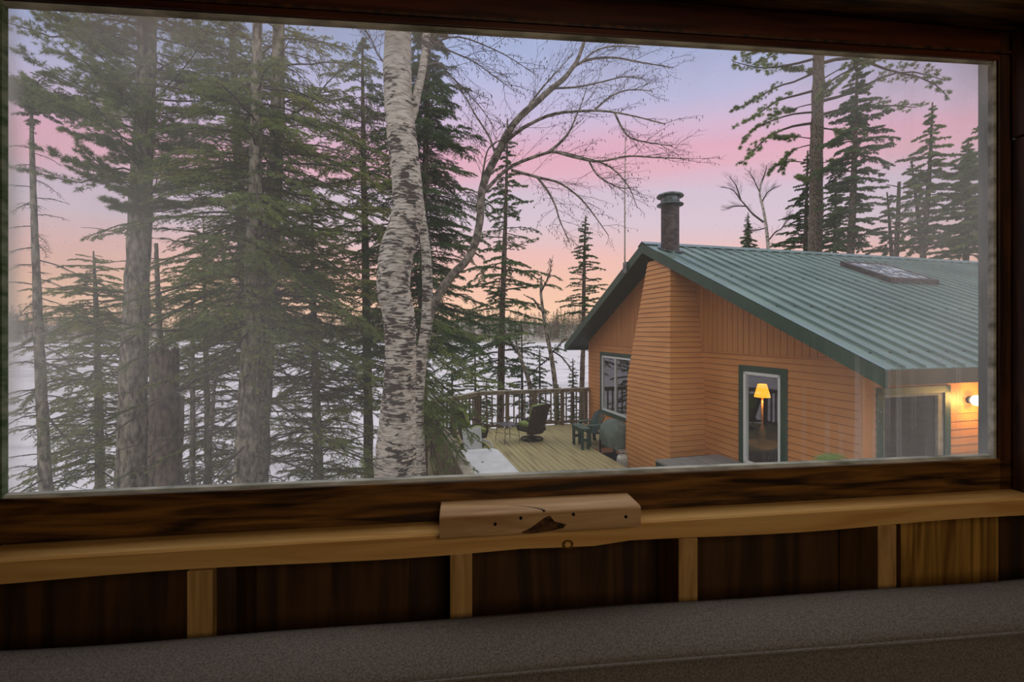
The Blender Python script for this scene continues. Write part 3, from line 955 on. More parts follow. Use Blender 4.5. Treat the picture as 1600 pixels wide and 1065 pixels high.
    # porch roof lining and beam over the side wall
    MB().box(T1 + 0.02, ER_T - 0.04, 0.0, DEPTH, 2.36, 2.385).build('soffit', MT['olive'], cab)
    # chimney chase clad in level boards, tapering above 1.9
    zt = 1.9
    b0 = (3.92, 5.71, -0.86)
    ch = MB()
    def sect(z):
        if z <= zt:
            k = max(0.0, (z + 0.2) / (zt + 0.2)) * 0.12
        else:
            k = 0.12 + 0.88 * (z - zt) / (4.35 - zt)
        return (3.92 + k * 0.54, 5.71 - k * 0.32, -0.86 + k * 0.23)
    z = -0.42
    p = 0.107
    while z < 4.55:
        z1 = z + p
        a, b = sect(z), sect(z1)
        ztop = min(roof_z(a[0]), roof_z(a[1])) - 0.10
        e = 0.016
        ch.hexa([(a[0] - e, a[2] - e, z), (a[1] + e, a[2] - e, z), (a[1] + e, 0.0, z), (a[0] - e, 0.0, z),
                 (b[0] - 0.002, b[2] - 0.002, z1 - 0.010), (b[1] + 0.002, b[2] - 0.002, z1 - 0.010), (b[1] + 0.002, 0.0, z1 - 0.010), (b[0] - 0.002, 0.0, z1 - 0.010)])
        ch.hexa([(a[0] + 0.02, a[2] + 0.02, z), (a[1] - 0.02, a[2] + 0.02, z), (a[1] - 0.02, 0.0, z), (a[0] + 0.02, 0.0, z), (b[0] + 0.02, b[2] + 0.02, z1), (b[1] - 0.02, b[2] + 0.02, z1), (b[1] - 0.02, 0.0, z1), (b[0] + 0.02, 0.0, z1)])
        z = z1
    ch.build('chimney_chase', MT['chase'], cab)
    # narrow window with green casing
    def casing(w, parent, dark=0.12, mull=None):
        a, b, c, d = w
        g = MB()
        g.box(a - 0.11, a - 0.0, -0.035, 0.02, c - 0.11, d + 0.11); g.box(b + 0.0, b + 0.13, -0.035, 0.02, c - 0.11, d + 0.11)
        g.box(a, b, -0.035, 0.02, d, d + 0.11); g.box(a, b, -0.035, 0.02, c - 0.11, c)
        g.build('casing', MT['green'], parent, bevel=0.003)
        f = MB()
        e = 0.055
        f.box(a, a + e, -0.028, 0.05, c, d); f.box(b - e, b, -0.028, 0.05, c, d); f.box(a, b, -0.028, 0.05, c, c + e); f.box(a, b, -0.028, 0.05, d - e, d)
        if mull: f.box(mull - 0.022, mull + 0.022, -0.024, 0.045, c, d)
        s = f.build('window_sash', MT['white'], parent, bevel=0.003)
        MB().box(a + 0.02, b - 0.02, 0.008, 0.014, c + 0.02, d - 0.02).build('pane', MT['glass'], s)
    casing(W2, cab)
    casing(W1, cab, mull=hit_t(962))
    # skylight
    nslope = np.array([-(RIDGE_Z - ER_Z) / (RIDGE_T - ER_T) , 0, 1.0])
    cc = RIDGE_Z - (RIDGE_Z - ER_Z) / (RIDGE_T - ER_T) * RIDGE_T
    q = [hit(px, py, nslope, cc) for (px, py) in ((1336, 420), (1393, 447), (1442, 441), (1383, 416))]
    cen = sum(q) / 4
    t0, t1 = min(x[0] for x in q), max(x[0] for x in q)
    i0, i1 = min(x[1] for x in q), max(x[1] for x in q)
    t0, t1 = (q[0][0] + q[3][0]) / 2, (q[1][0] + q[2][0]) / 2
    i0, i1 = (q[0][1] + q[1][1]) / 2, (q[2][1] + q[3][1]) / 2
    sk = MB()
    def rp(t, i, h):
        return (t, i, roof_z(t) + h)
    for (a, b, c_, d) in ((t0, t1, i0, i0 + 0.07), (t0, t1, i1 - 0.07, i1), (t0, t0 + 0.07, i0 + 0.07, i1 - 0.07), (t1 - 0.07, t1, i0 + 0.07, i1 - 0.07)):
        sk.hexa([rp(a, c_, -0.01), rp(b, c_, -0.01), rp(b, d, -0.01), rp(a, d, -0.01), rp(a, c_, 0.13), rp(b, c_, 0.13), rp(b, d, 0.13), rp(a, d, 0.13)])
    s = sk.build('skylight', MT['pipe'], cab, bevel=0.01)
    g = MB().hexa([rp(t0 + 0.06, i0 + 0.06, 0.09), rp(t1 - 0.06, i0 + 0.06, 0.09), rp(t1 - 0.06, i1 - 0.06, 0.09), rp(t0 + 0.06, i1 - 0.06, 0.09),
                   rp(t0 + 0.06, i0 + 0.06, 0.11), rp(t1 - 0.06, i0 + 0.06, 0.11), rp(t1 - 0.06, i1 - 0.06, 0.11), rp(t0 + 0.06, i1 - 0.06, 0.11)])
    g.build('pane', MT['skypane'], s)
    # leaves and dirt caught above the skylight
    lf = MB()
    rr = random.Random(3)
    for k in range(60):
        t = t0 + rr.uniform(-0.25, 0.9) ; i = rr.uniform(i0 - 0.15, i1 + 0.1)
        inside = t > t0 + 0.07 and i0 + 0.07 < i < i1 - 0.07
        h = 0.115 if inside else 0.027
        if not inside and t > t0: continue
        a = rr.uniform(0, 6.3); L = rr.uniform(0.02, 0.05)
        lf.bar(rp(t, i, h), rp(t + L * math.cos(a), i + L * math.sin(a), h + 0.004), 0.018, 0.006)
    lf.build('leaf_litter', MT['ground'], s)['kind'] = 'stuff'
    # flue pipe: found where its foot meets the roof
    foot = hit(1047, 391, nslope, cc)
    dist = LW(*foot)[1]
    r = 13.6 / F * dist
    fp = MB().lathe([(r, -0.25), (r, (391 - 322) / F * dist)], (foot[0], foot[1], foot[2]), 32)
    pipe = fp.build('flue_pipe', MT['pipe'], cab, smooth=False)
    zc = foot[2] + (391 - 322) / F * dist
    u = dist / F
    MB().lathe([(r * 0.8, -1 * u), (20 * u, 1.0 * u), (20 * u, 2.4 * u), (r * 1.05, 5 * u), (r * 1.05, 8 * u)], (foot[0], foot[1], zc), 32).build('flue_collar', MT['cap'], pipe)
    MB().lathe([(14 * u, 8 * u), (14 * u, 15 * u)], (foot[0], foot[1], zc), 32).build('flue_screen', MT['cap'], pipe)
    MB().lathe([(20 * u, 14.0 * u), (20.5 * u, 15.5 * u), (19 * u, 17.5 * u), (10 * u, 20.5 * u), (0.5 * u, 21.5 * u)], (foot[0], foot[1], zc), 32).build('flue_cap', MT['cap'], pipe)
    fl = MB()
    for k in range(16):
        a = k / 16 * 2 * math.pi
        t = foot[0] + (r + 0.03) * math.cos(a); i = foot[1] + (r + 0.03) * math.sin(a)
        a2 = (k + 1) / 16 * 2 * math.pi
        t2 = foot[0] + (r + 0.03) * math.cos(a2); i2 = foot[1] + (r + 0.03) * math.sin(a2)
        fl.bar((t, i, roof_z(t) + 0.03), (t2, i2, roof_z(t2) + 0.03), 0.09, 0.03)
    fl.build('flue_flashing', MT['cap'], pipe)

    # antenna mast fixed to the far rake
    foot = hit(978, 413, np.array([0, 1.0, 0]), -OH + 0.0)
    dd = LW(*foot)[1]
    am = thing('antenna_mast', 'thin grey antenna mast rising from the roof edge', 'antenna', LW(*foot), CR)
    L = (413 - 190) / F * dd
    MB().tube([(0, -0.03, 0.0), (0, -0.03, L * 0.45), (0.03, -0.03, L)], [0.018, 0.014, 0.007], 8).build('mast', MT['railwood'], am)
    MB().box(-0.06, 0.10, -0.05, 0.0, -0.22, 0.05).build('bracket', MT['cap'], am)

    # porch lamp on the side wall
    p = hit(1523, 625, np.array([1.0, 0, 0]), T1 + 0.09)
    pl = thing('porch_lamp', 'glowing round porch lamp on the orange side wall', 'lamp', LW(T1 + 0.018, p[1], p[2]), CR)
    MB().lathe([(0.0005, 0), (0.055, 0.0), (0.055, 0.02), (0.03, 0.035)], (0, 0, 0), 20).build('base', MT['black'], pl).rotation_euler = (0, math.radians(90), 0)
    MB().lathe([(0.002, -0.078), (0.045, -0.066), (0.072, -0.03), (0.077, 0.0), (0.068, 0.038), (0.038, 0.07), (0.002, 0.078)], (0.10, 0, 0), 20).build('globe', MT['bulb'], pl, smooth=True)
    Lt = bpy.data.lights.new('porch light', 'POINT'); Lt.energy = 34; Lt.color = (1.0, 0.56, 0.14); Lt.shadow_soft_size = 0.05
    o = bpy.data.objects.new('porch_light', Lt); COL.objects.link(o)
    o.location = Vector(LW(T1 + 0.26, p[1], p[2]))

    # lamp, table and chair seen through the narrow window
    ip = 0.75
    t_l = hit_t(1191, ip)
    Yl = LW(t_l, ip, 0)[1]
    zt_, zb_ = CZ + (HY - 600) / F * Yl, CZ + (HY - 620) / F * Yl
    tl_ = thing('table_lamp', 'lit table lamp with pleated yellow shade inside the narrow window', 'lamp', LW(t_l, ip, 0.78), CR)
    n = 28
    vs, fs = [], []
    for k in range(n * 2):
        a = math.pi * k / n
        e = 1.0 + (0.035 if k % 2 else -0.035)
        for (rad, z) in ((0.075, zt_ - 0.78), (0.140, zb_ - 0.78)):
            vs.append((rad * e * math.cos(a), rad * e * math.sin(a), z))
    for k in range(2 * n):
        j = (k + 1) % (2 * n)
        fs.append((2 * k, 2 * j, 2 * j + 1, 2 * k + 1))
    sh = MB().add(vs, fs).build('shade', MT['shade'], tl_)
    sm = sh.modifiers.new('thickness', 'SOLIDIFY'); sm.thickness = 0.004
    MB().lathe([(0.08, 0.0), (0.08, 0.02), (0.03, 0.04), (0.055, 0.12), (0.07, 0.22), (0.04, 0.33), (0.018, 0.38), (0.018, zb_ - 0.70)], (0, 0, 0), 24).build('base', MT['inlamp'], tl_, smooth=True)
    Li = bpy.data.lights.new('table lamp light', 'POINT'); Li.energy = 12; Li.color = (1.0, 0.72, 0.36); Li.shadow_soft_size = 0.04
    o = bpy.data.objects.new('table_lamp_light', Li); COL.objects.link(o); o.location = Vector(LW(t_l, ip, zb_ - 0.05))
    tb = thing('side_table', 'dark wooden table under the lit lamp inside the cabin', 'table', LW(t_l, ip, 0.0), CR)
    MB().box(-0.42, 0.42, -0.36, 0.45, 0.735, 0.78).build('tabletop', MT['inwall'], tb, bevel=0.006)
    for a in (-0.36, 0.36):
        for b in (-0.30, 0.39):
            MB().cbox((a, b, 0.367), (0.05, 0.05, 0.735)).build('leg', MT['inwall'], tb)
    t_c = hit_t(1192, 0.25) + 0.02
    chx = thing('wooden_chair', 'dark hoop-backed wooden chair just inside the narrow window', 'chair', LW(t_c + 0.2, 0.55, 0.0), CR + 0.4)
    MB().rbox((0, 0, 0.44), (0.42, 0.40, 0.05), 0.02).build('seat', MT['darkchair'], chx)
    hoop = [(-0.02 + 0.22 * math.cos(a) * 1.0, -0.20 - 0.03 * math.sin(a), 0.46 + 0.46 * math.sin(a)) for a in np.linspace(0, math.pi, 17)]
    bk = MB().tube(hoop, 0.014, 8).build('backrest', MT['darkchair'], chx, smooth=True)
    for k in range(5):
        x = -0.15 + 0.065 * k
        MB().tube([(x, -0.19, 0.46), (x * 1.1, -0.225, 0.46 + 0.44 * math.sqrt(max(0.05, 1 - ((x + 0.02) / 0.22) ** 2)))], 0.008, 6).build('spindle', MT['darkchair'], bk)
    for a in (-1, 1):
        for b in (-1, 1):
            MB().tube([(a * 0.15, b * 0.14, 0.43), (a * 0.19, b * 0.19, 0.0)], [0.018, 0.014], 8).build('leg', MT['darkchair'], chx)
    return cab

MT['skypane'] = M_('skylight pane with melting snow', S(80, 86, 88), S(196, 196, 200), 0.25, (5, 5, 5), 5, 0.45, 0.6)
MT['olive'] = M_('olive brown fascia paint', S(82, 66, 38), S(104, 84, 48), 0.6, (4, 4, 4))
MT['inlamp'] = M_('glazed lamp base', S(150, 96, 54), S(176, 120, 70), 0.3, (8, 8, 8))
MT['darkchair'] = M_('dark chair wood', S(74, 62, 52), S(96, 82, 70), 0.4, (8, 8, 8))
cabin = build_cabin()

# ------------------------------------------------------------------ deck and its furniture (same local frame as the cabin)
LOWZ = -0.35
def build_deck():
    dk = thing('deck', 'weathered plank deck between the railing and the cabin', 'deck', CO, CR)
    m = MB()
    i = -0.02
    rr = random.Random(5)
    while i > -5.46:
        a, b = i - 0.130, i
        t0 = 0.0 if b > -3.75 else -b - 3.75
        t1 = 2.95 if b > -1.25 else 12.6
        h = rr.uniform(-0.002, 0.002)
        cut = rr.uniform(4.0, 7.5)
        for (s0, s1) in (((t0, t1),) if t1 < 4 else ((t0, cut), (cut + 0.006, t1))):
            m.box(s0, s1, a, b, -0.038 + h, h)
        i -= 0.143
    m.build('deck_boards', MT['deck'], dk)
    m = MB()
    i = -0.03
    while i > -1.24:
        m.box(2.96, 12.6, i - 0.136, i, LOWZ - 0.04, LOWZ)
        i -= 0.143
    m.build('lower_boards', MT['lowdeck'], dk)
    fr = MB()
    fr.box(0.0, 0.04, -3.75, 0.0, -0.25, -0.04)
    fr.box(1.7, 12.6, -5.46, -5.42, -0.25, -0.04)
    fr.box(2.95, 12.6, -1.27, -1.25, -0.34, -0.04)
    fr.prism([(0.0, -3.75, -0.25), (1.70, -5.44, -0.25), (1.73, -5.41, -0.25), (0.03, -3.72, -0.25)], (0, 0, 0.21))
    for k in range(12):
        fr.box(0.4 + k, 0.44 + k, -5.4 if k > 1 else -3.6, -1.3, -0.22, -0.04)
    fr.build('joists', MT['railpost'], dk)
    for (t, i) in ((0.1, -0.5), (0.1, -3.6), (1.8, -5.35), (5.0, -5.35), (8.2, -5.35), (12.0, -5.35)):
        MB().box(t - 0.07, t + 0.07, i - 0.07, i + 0.07, -4.2, -0.22).build('support_post', MT['railpost'], dk)

    # railing
    rl = thing('deck_railing', 'grey brown wooden railing round the far and open sides of the deck', 'railing', CO, CR)
    RH = 1.17
    c0, c1, c2, c3 = (0.06, -0.03), (0.06, -3.72), (1.73, -5.39), (10.5, -5.39)
    bal = MB().box(-0.019, 0.019, -0.019, 0.019, 0.05, RH - 0.10)
    bme = None
    for (a, b, npost) in ((c0, c1, 4), (c1, c2, 2), (c2, c3, 7)):
        va, vb = Vector((a[0], a[1], 0)), Vector((b[0], b[1], 0))
        L = (vb - va).length
        d = (vb - va) / L
        ang = math.atan2(d.y, d.x)
        q = MB().bar(va + Vector((0, 0, RH - 0.02)) - d * 0.06, vb + Vector((0, 0, RH - 0.02)) + d * 0.06, 0.145, 0.04)
        q.build('top_rail', MT['railwood'], rl, bevel=0.005)
        MB().bar(va + Vector((0, 0, RH - 0.085)), vb + Vector((0, 0, RH - 0.085)), 0.04, 0.085).build('upper_rail', MT['railwood'], rl)
        MB().bar(va + Vector((0, 0, 0.09)), vb + Vector((0, 0, 0.09)), 0.04, 0.08).build('lower_rail', MT['railpost'], rl)
        for k in range(npost):
            p = va + d * (L * k / npost if npost > 1 else 0)
            if k == 0 and a == c0:
                p = va + d * 0.10
            MB().box(-0.048, 0.048, -0.048, 0.048, -0.2, RH - 0.04).build('post', MT['railpost'], rl, loc=(p.x, p.y, 0), rotz=ang)
        n = int(L / 0.172)
        for k in range(n):
            p = va + d * (L * (k + 0.5) / n)
            if bme is None:
                o = bal.build('baluster', MT['railpost'], rl, loc=(p.x, p.y, 0), rotz=ang)
                bme = o
            else:
                o = bme.copy(); COL.objects.link(o); o.parent = rl
                o.location = (p.x, p.y, 0); o.rotation_euler = (0, 0, ang)

    # swivel chairs with lime cushions: local +y is the way they face
    def swivel(loc, rz, label, pillow):
        t = thing('swivel_chair', label, 'chair', loc, rz, 'swivel chairs by the railing')
        b = MB()
        ring = [(0.30 * math.cos(a), 0.30 * math.sin(a), 0.03) for a in np.linspace(0, 2 * math.pi, 33)]
        b.tube(ring, 0.022, 8, caps=False)
        b.bar((-0.29, 0, 0.04), (0.29, 0, 0.04), 0.04, 0.025); b.bar((0, -0.29, 0.04), (0, 0.29, 0.04), 0.04, 0.025)
        b.lathe([(0.06, 0.03), (0.04, 0.10), (0.04, 0.26)], (0, 0, 0), 16)
        b.build('swivel_base', MT['black'], t, smooth=False)
        s = MB().rbox((0, 0.02, 0.31), (0.60, 0.60, 0.14), 0.05)
        s.build('seat_shell', MT['wicker'], t, smooth=True)
        # curved back
        vs, fs = [], []
        n, mrow = 14, 8
        for r in range(mrow + 1):
            z = 0.20 + 0.80 * r / mrow
            lean = -0.24 - 0.22 * (r / mrow) - 0.05 * (r / mrow) ** 2
            for off in (0.0, -0.045):
                for k in range(n + 1):
                    x = (-0.5 + k / n)
                    wdt = 0.60 + 0.06 * (r / mrow)
                    crown = 0.05 * (1 - (2 * x) ** 2) if r == mrow else 0
                    wing = 0.13 * abs(2 * x) ** 2.6
                    vs.append((x * wdt, lean + wing + off, z + crown))
        w2 = n + 1
        for r in range(mrow):
            for k in range(n):
                a0 = r * 2 * w2 + k; a1 = (r + 1) * 2 * w2 + k
                fs.append((a0, a1, a1 + 1, a0 + 1))
                fs.append((a0 + w2, a0 + w2 + 1, a1 + w2 + 1, a1 + w2))
            for k in (0, n):
                a0 = r * 2 * w2 + k; a1 = (r + 1) * 2 * w2 + k
                fs.append((a0, a0 + w2, a1 + w2, a1) if k == 0 else (a0, a1, a1 + w2, a0 + w2))
        for r in (0, mrow):
            for k in range(n):
                a0 = r * 2 * w2 + k
                fs.append((a0, a0 + 1, a0 + w2 + 1, a0 + w2) if r == 0 else (a0, a0 + w2, a0 + w2 + 1, a0 + 1))
        MB().add(vs, fs).build('backrest', MT['wicker'], t, smooth=False)
        for sx in (-1, 1):
            a = MB().tube([(sx * 0.33, -0.26, 0.58), (sx * 0.345, -0.05, 0.64), (sx * 0.345, 0.18, 0.64), (sx * 0.33, 0.29, 0.59), (sx * 0.31, 0.31, 0.45), (sx * 0.29, 0.28, 0.33)], 0.026, 8)
            a.build('armrest', MT['wicker'], t, smooth=True)
        MB().rbox((0, 0.05, 0.43), (0.53, 0.54, 0.13), 0.055, puff=0.02).build('seat_cushion', MT['cush'], t, smooth=True)
        Mx = Matrix.Rotation(math.radians(17), 4, 'X')
        MB().rbox((0, -0.23, 0.75), (0.52, 0.13, 0.56), 0.055, M=Mx).build('back_cushion', MT['cush'], t, smooth=True)
        return t
    g = lambda px, py: np.array([(px - 800) / F * (CZ * F / (py - HY)), CZ * F / (py - HY), 0.0])
    swivel(g(831, 686.5), math.radians(41), 'swivel patio chair showing its dark wicker back, lime cushion turned to the lake', True)
    swivel(g(738, 697), math.radians(-66), 'swivel patio chair half hidden by fir boughs, beyond the white table', False)

    # glass side table between the chairs
    p = g(793, 690)
    st = thing('side_table', 'small smoky glass side table with thin black legs between the swivel chairs', 'table', p, CR + 0.25)
    MB().rbox((0, 0, 0.49), (0.52, 0.46, 0.022), 0.01).build('tabletop', MT['slate'], st)
    for sx in (-1, 1):
        for sy in (-1, 1):
            MB().tube([(sx * 0.23, sy * 0.20, 0.48), (sx * 0.27, sy * 0.23, 0.0)], 0.008, 6).build('leg', MT['black'], st)
    for sx in (-1, 1):
        MB().tube([(sx * 0.25, -0.215, 0.24), (-sx * 0.25, 0.215, 0.20)], 0.006, 6).build('brace', MT['black'], st)

    # white table with an umbrella hole
    nr, fr_ = WL((0.13, 7.2, 0.72)), WL((-0.27, 8.92, 0.72))
    ct = (nr + fr_) / 2
    tb = thing('patio_table', 'white plastic patio table with rounded corners and an umbrella hole', 'table', LW((nr[0] + fr_[0]) / 2, (nr[1] + fr_[1]) / 2 - 0.46, 0.0), CR)
    hx, hy, r = abs(nr[0] - fr_[0]) / 2, 0.46, 0.17
    pr = []
    for (cx, cy, a0) in ((hx - r, hy - r, 0), (-hx + r, hy - r, 90), (-hx + r, -hy + r, 180), (hx - r, -hy + r, 270)):
        for k in range(9):
            a = math.radians(a0 + k * 11.25)
            pr.append((cx + r * math.cos(a), cy + r * math.sin(a)))
    vs = [(x, y, 0.70) for x, y in pr] + [(x, y, 0.725) for x, y in pr] + [(x * 0.985, y * 0.975, 0.732) for x, y in pr] + [(x * 0.95, y * 0.92, 0.728) for x, y in pr]
    n = len(pr)
    fs = [tuple(range(n - 1, -1, -1)), tuple(range(3 * n, 4 * n))]
    for l in range(3):
        fs += [(l * n + k, l * n + (k + 1) % n, (l + 1) * n + (k + 1) % n, (l + 1) * n + k) for k in range(n)]
    MB().add(vs, fs).build('tabletop', MT['plastic'], tb)
    MB().lathe([(0.025, 0.7275), (0.028, 0.7295), (0.012, 0.7297)], (0, 0.0, 0), 16).build('umbrella_hole', MT['black'], tb)
    for sx in (-1, 1):
        for sy in (-1, 1):
            MB().tube([(sx * (hx - 0.2), sy * (hy - 0.15), 0.70), (sx * (hx - 0.12), sy * (hy - 0.09), 0.0)], [0.035, 0.025], 8).build('leg', MT['plastic'], tb)

    # plastic chair at the far end of the table
    p = np.array([-0.72, 9.55, 0.0])
    pc = thing('plastic_chair', 'pale plastic chair at the far end of the white table', 'chair', p, math.radians(-150))
    MB().rbox((0, 0.0, 0.43), (0.46, 0.44, 0.035), 0.015).build('seat', MT['chairplastic'], pc)
    b = MB()
    b.hexa([(-0.21, -0.22, 0.45), (0.21, -0.22, 0.45), (0.21, -0.19, 0.45), (-0.21, -0.19, 0.45), (-0.23, -0.33, 0.93), (0.23, -0.33, 0.93), (0.23, -0.30, 0.93), (-0.23, -0.30, 0.93)])
    b.build('backrest', MT['chairplastic'], pc, bevel=0.012)
    for sx in (-1, 1):
        MB().tube([(sx * 0.235, -0.24, 0.66), (sx * 0.255, 0.10, 0.65), (sx * 0.25, 0.20, 0.60), (sx * 0.235, 0.21, 0.44)], 0.022, 8).build('armrest', MT['chairplastic'], pc, smooth=True)
        for y in (-0.20, 0.20):
            MB().tube([(sx * 0.21, y, 0.43), (sx * 0.25, y * 1.15, 0.0)], [0.026, 0.02], 8).build('leg', MT['chairplastic'], pc)

    # green slatted bench and chair by the wall
    bn = thing('slatted_bench', 'low dark green slatted bench in front of the fan-backed chair', 'bench', LW(2.50, -1.66, 0), CR)
    m = MB()
    for k in range(2):
        m.box(-0.02, 0.66, 0.0 + k * 0.125, 0.118 + k * 0.125, 0.515, 0.545)
    m.build('seat', MT['adirontop'], bn, bevel=0.004)
    MB().box(0.0, 0.64, 0.01, 0.035, 0.42, 0.515).build('apron', MT['adiron'], bn)
    for x in (0.01, 0.56):
        for y in (0.015, 0.175):
            MB().box(x, x + 0.08, y, y + 0.05, 0, 0.515).build('leg', MT['adiron'], bn)
        MB().box(x + 0.01, x + 0.05, 0.065, 0.175, 0.20, 0.27).build('stretcher', MT['adiron'], bn)
    ac = thing('adirondack_chair', 'dark green fan-backed garden chair under the sliding window', 'chair', LW(2.56, -0.98, 0), CR)
    # faces -y here
    ff = MB()
    for k in range(7):
        x0 = -0.28 + k * 0.081
        top = 0.90 - 0.05 * abs(k - 3) ** 1.3 * 0.6
        fx = (k - 3) * 0.012
        ff.hexa([(x0, -0.14, 0.30), (x0 + 0.073, -0.14, 0.30), (x0 + 0.073, -0.12, 0.30), (x0, -0.12, 0.30),
                 (x0 + fx, 0.10, top), (x0 + 0.073 + fx, 0.10, top), (x0 + 0.073 + fx, 0.12, top), (x0 + fx, 0.12, top)])
    ff.build('back_slats', MT['adiron'], ac, bevel=0.004)
    m = MB()
    for k in range(5):
        m.hexa([(-0.28, -0.40 + k * 0.09, 0.36 - k * 0.015), (0.28, -0.40 + k * 0.09, 0.36 - k * 0.015), (0.28, -0.32 + k * 0.09, 0.35 - k * 0.015), (-0.28, -0.32 + k * 0.09, 0.35 - k * 0.015),
                (-0.28, -0.40 + k * 0.09, 0.38 - k * 0.015), (0.28, -0.40 + k * 0.09, 0.38 - k * 0.015), (0.28, -0.32 + k * 0.09, 0.37 - k * 0.015), (-0.28, -0.32 + k * 0.09, 0.37 - k * 0.015)])
    m.build('seat', MT['adiron'], ac)
    for sx in (-1, 1):
        x = sx * 0.31 - 0.06
        MB().box(x, x + 0.12, -0.40, 0.06, 0.54, 0.562).build('armrest', MT['adirontop'], ac, bevel=0.004)
        MB().box(sx * 0.30 - 0.02, sx * 0.30 + 0.02, -0.38, -0.29, 0, 0.54).build('leg', MT['adiron'], ac)
        MB().hexa([(sx * 0.30 - 0.02, 0.06, 0.0), (sx * 0.30 + 0.02, 0.06, 0.0), (sx * 0.30 + 0.02, 0.15, 0.0), (sx * 0.30 - 0.02, 0.15, 0.0),
                   (sx * 0.30 - 0.02, 0.0, 0.54), (sx * 0.30 + 0.02, 0.0, 0.54), (sx * 0.30 + 0.02, 0.05, 0.54), (sx * 0.30 - 0.02, 0.05, 0.54)]).build('leg', MT['adiron'], ac)

    # covered grill, standing on the lower boards
    gr = thing('barbecue_grill', 'barbecue grill under a grey green fabric cover, on wheels beside the chimney chase', 'grill', LW(3.36, -0.86, LOWZ), CR)
    vs, fs = [], []
    prof = [(0.50, 0.47, 0.245), (0.58, 0.475, 0.25), (0.70, 0.475, 0.25), (0.84, 0.46, 0.245), (0.95, 0.43, 0.22), (1.03, 0.37, 0.18), (1.10, 0.26, 0.12), (1.135, 0.13, 0.06)]
    n = 40
    rr = random.Random(9)
    for li, (z, a, b) in enumerate(prof):
        for k in range(n):
            th = 2 * math.pi * k / n
            c, s = math.cos(th), math.sin(th)
            e = 0.42
            x = a * abs(c) ** e * (1 if c > 0 else -1); y = b * abs(s) ** e * (1 if s > 0 else -1)
            wob = 0.03 * math.sin(3 * th + z * 9) + 0.022 * math.sin(7 * th - z * 15) + 0.012 * math.sin(13 * th + z * 22)
            dz = (0.05 * math.cos(th) ** 2 * (1 if x < 0 else -0.3) + 0.02 * math.sin(5 * th)) if li == 0 else 0
            sag = -0.10 * max(0.0, -x / 0.47) ** 2 * (z - 0.5) / 0.6
            vs.append((x * (1 + wob), y * (1 + wob), z + dz + sag + 0.008 * math.sin(6 * th + 3 * z)))
    for l in range(len(prof) - 1):
        fs += [(l * n + k, l * n + (k + 1) % n, (l + 1) * n + (k + 1) % n, (l + 1) * n + k) for k in range(n)]
    fs.append(tuple((len(prof) - 1) * n + k for k in range(n)))
    MB().add(vs, fs).build('cover', MT['cover'], gr, smooth=True)
    MB().box(-0.40, 0.40, -0.20, 0.20, 0.52, 0.62).build('firebox', MT['black'], gr)
    for sx in (-1, 1):
        for sy in (-1, 1):
            MB().box(sx * 0.39 - 0.02, sx * 0.39 + 0.02, sy * 0.2 - 0.02, sy * 0.2 + 0.02, 0.07 if sx < 0 else 0, 0.60).build('leg', MT['black'], gr)
    MB().box(-0.39, 0.39, -0.2, 0.2, 0.16, 0.19).build('lower_shelf', MT['black'], gr)
    for sy in (-1, 1):
        w = MB().lathe([(0.02, -0.022), (0.068, -0.02), (0.075, 0.0), (0.068, 0.02), (0.02, 0.022)], (0, 0, 0), 20).build('wheel', MT['tank'], gr, loc=(-0.40, sy * 0.245, 0.075))
        w.rotation_euler = (math.radians(90), 0, 0)
        MB().lathe([(0.003, -0.026), (0.03, -0.026), (0.03, 0.026), (0.003, 0.026)], (0, 0, 0), 14).build('hub', MT['black'], w)
    # propane tank
    yv = 3.35 * F / (735 - HY)
    pt = thing('propane_tank', 'off white propane tank standing beside the covered grill', 'gas tank', np.array([(973.5 - 800) / F * yv, yv, LOWZ]), 0)
    MB().lathe([(0.10, 0.0), (0.10, 0.03), (0.13, 0.05), (0.15, 0.10), (0.152, 0.30), (0.13, 0.36), (0.06, 0.39), (0.02, 0.40)], (0, 0, 0), 24).build('body', MT['tank'], pt, smooth=True)
    MB().lathe([(0.018, 0.39), (0.018, 0.44), (0.028, 0.445), (0.028, 0.46)], (0, 0, 0), 12).build('valve', MT['cap'], pt)
    col = MB().tube([(0.10 * math.cos(a), 0.10 * math.sin(a), 0.47) for a in np.linspace(0.6, 5.7, 20)], 0.012, 6)
    for a in (0.8, 2.4, 4.0, 5.5):
        col.bar((0.10 * math.cos(a), 0.10 * math.sin(a), 0.36), (0.10 * math.cos(a), 0.10 * math.sin(a), 0.47), 0.03, 0.006)
    col.build('collar', MT['tank'], pt)

    # storage box with a flat grey top
    sb = thing('storage_box', 'flat grey-topped storage box beside the chimney chase and the narrow window', 'storage box', LW(6.9, -0.76, LOWZ), CR)
    m = MB()
    for k in range(5):
        m.box(-0.76, 0.76, -0.71 + k * 0.286, -0.71 + k * 0.286 + 0.283, 0.87, 0.91)
    m.build('lid', MT['boxtop'], sb)
    MB().box(-0.73, 0.73, -0.68, 0.68, 0.0, 0.87).build('body', MT['adiron'], sb)
    MB().box(-0.765, -0.73, -0.71, 0.71, 0.78, 0.868).build('trim_board', MT['green'], sb)

MT['lowdeck'] = M_('older brown boards', S(118, 100, 76), S(146, 128, 102), 0.8, (0.8, 7.2, 1), 6)
MT['adirontop'] = M_('weathered green slats', S(70, 88, 78), S(96, 112, 98), 0.6, (6, 6, 6))
build_deck()

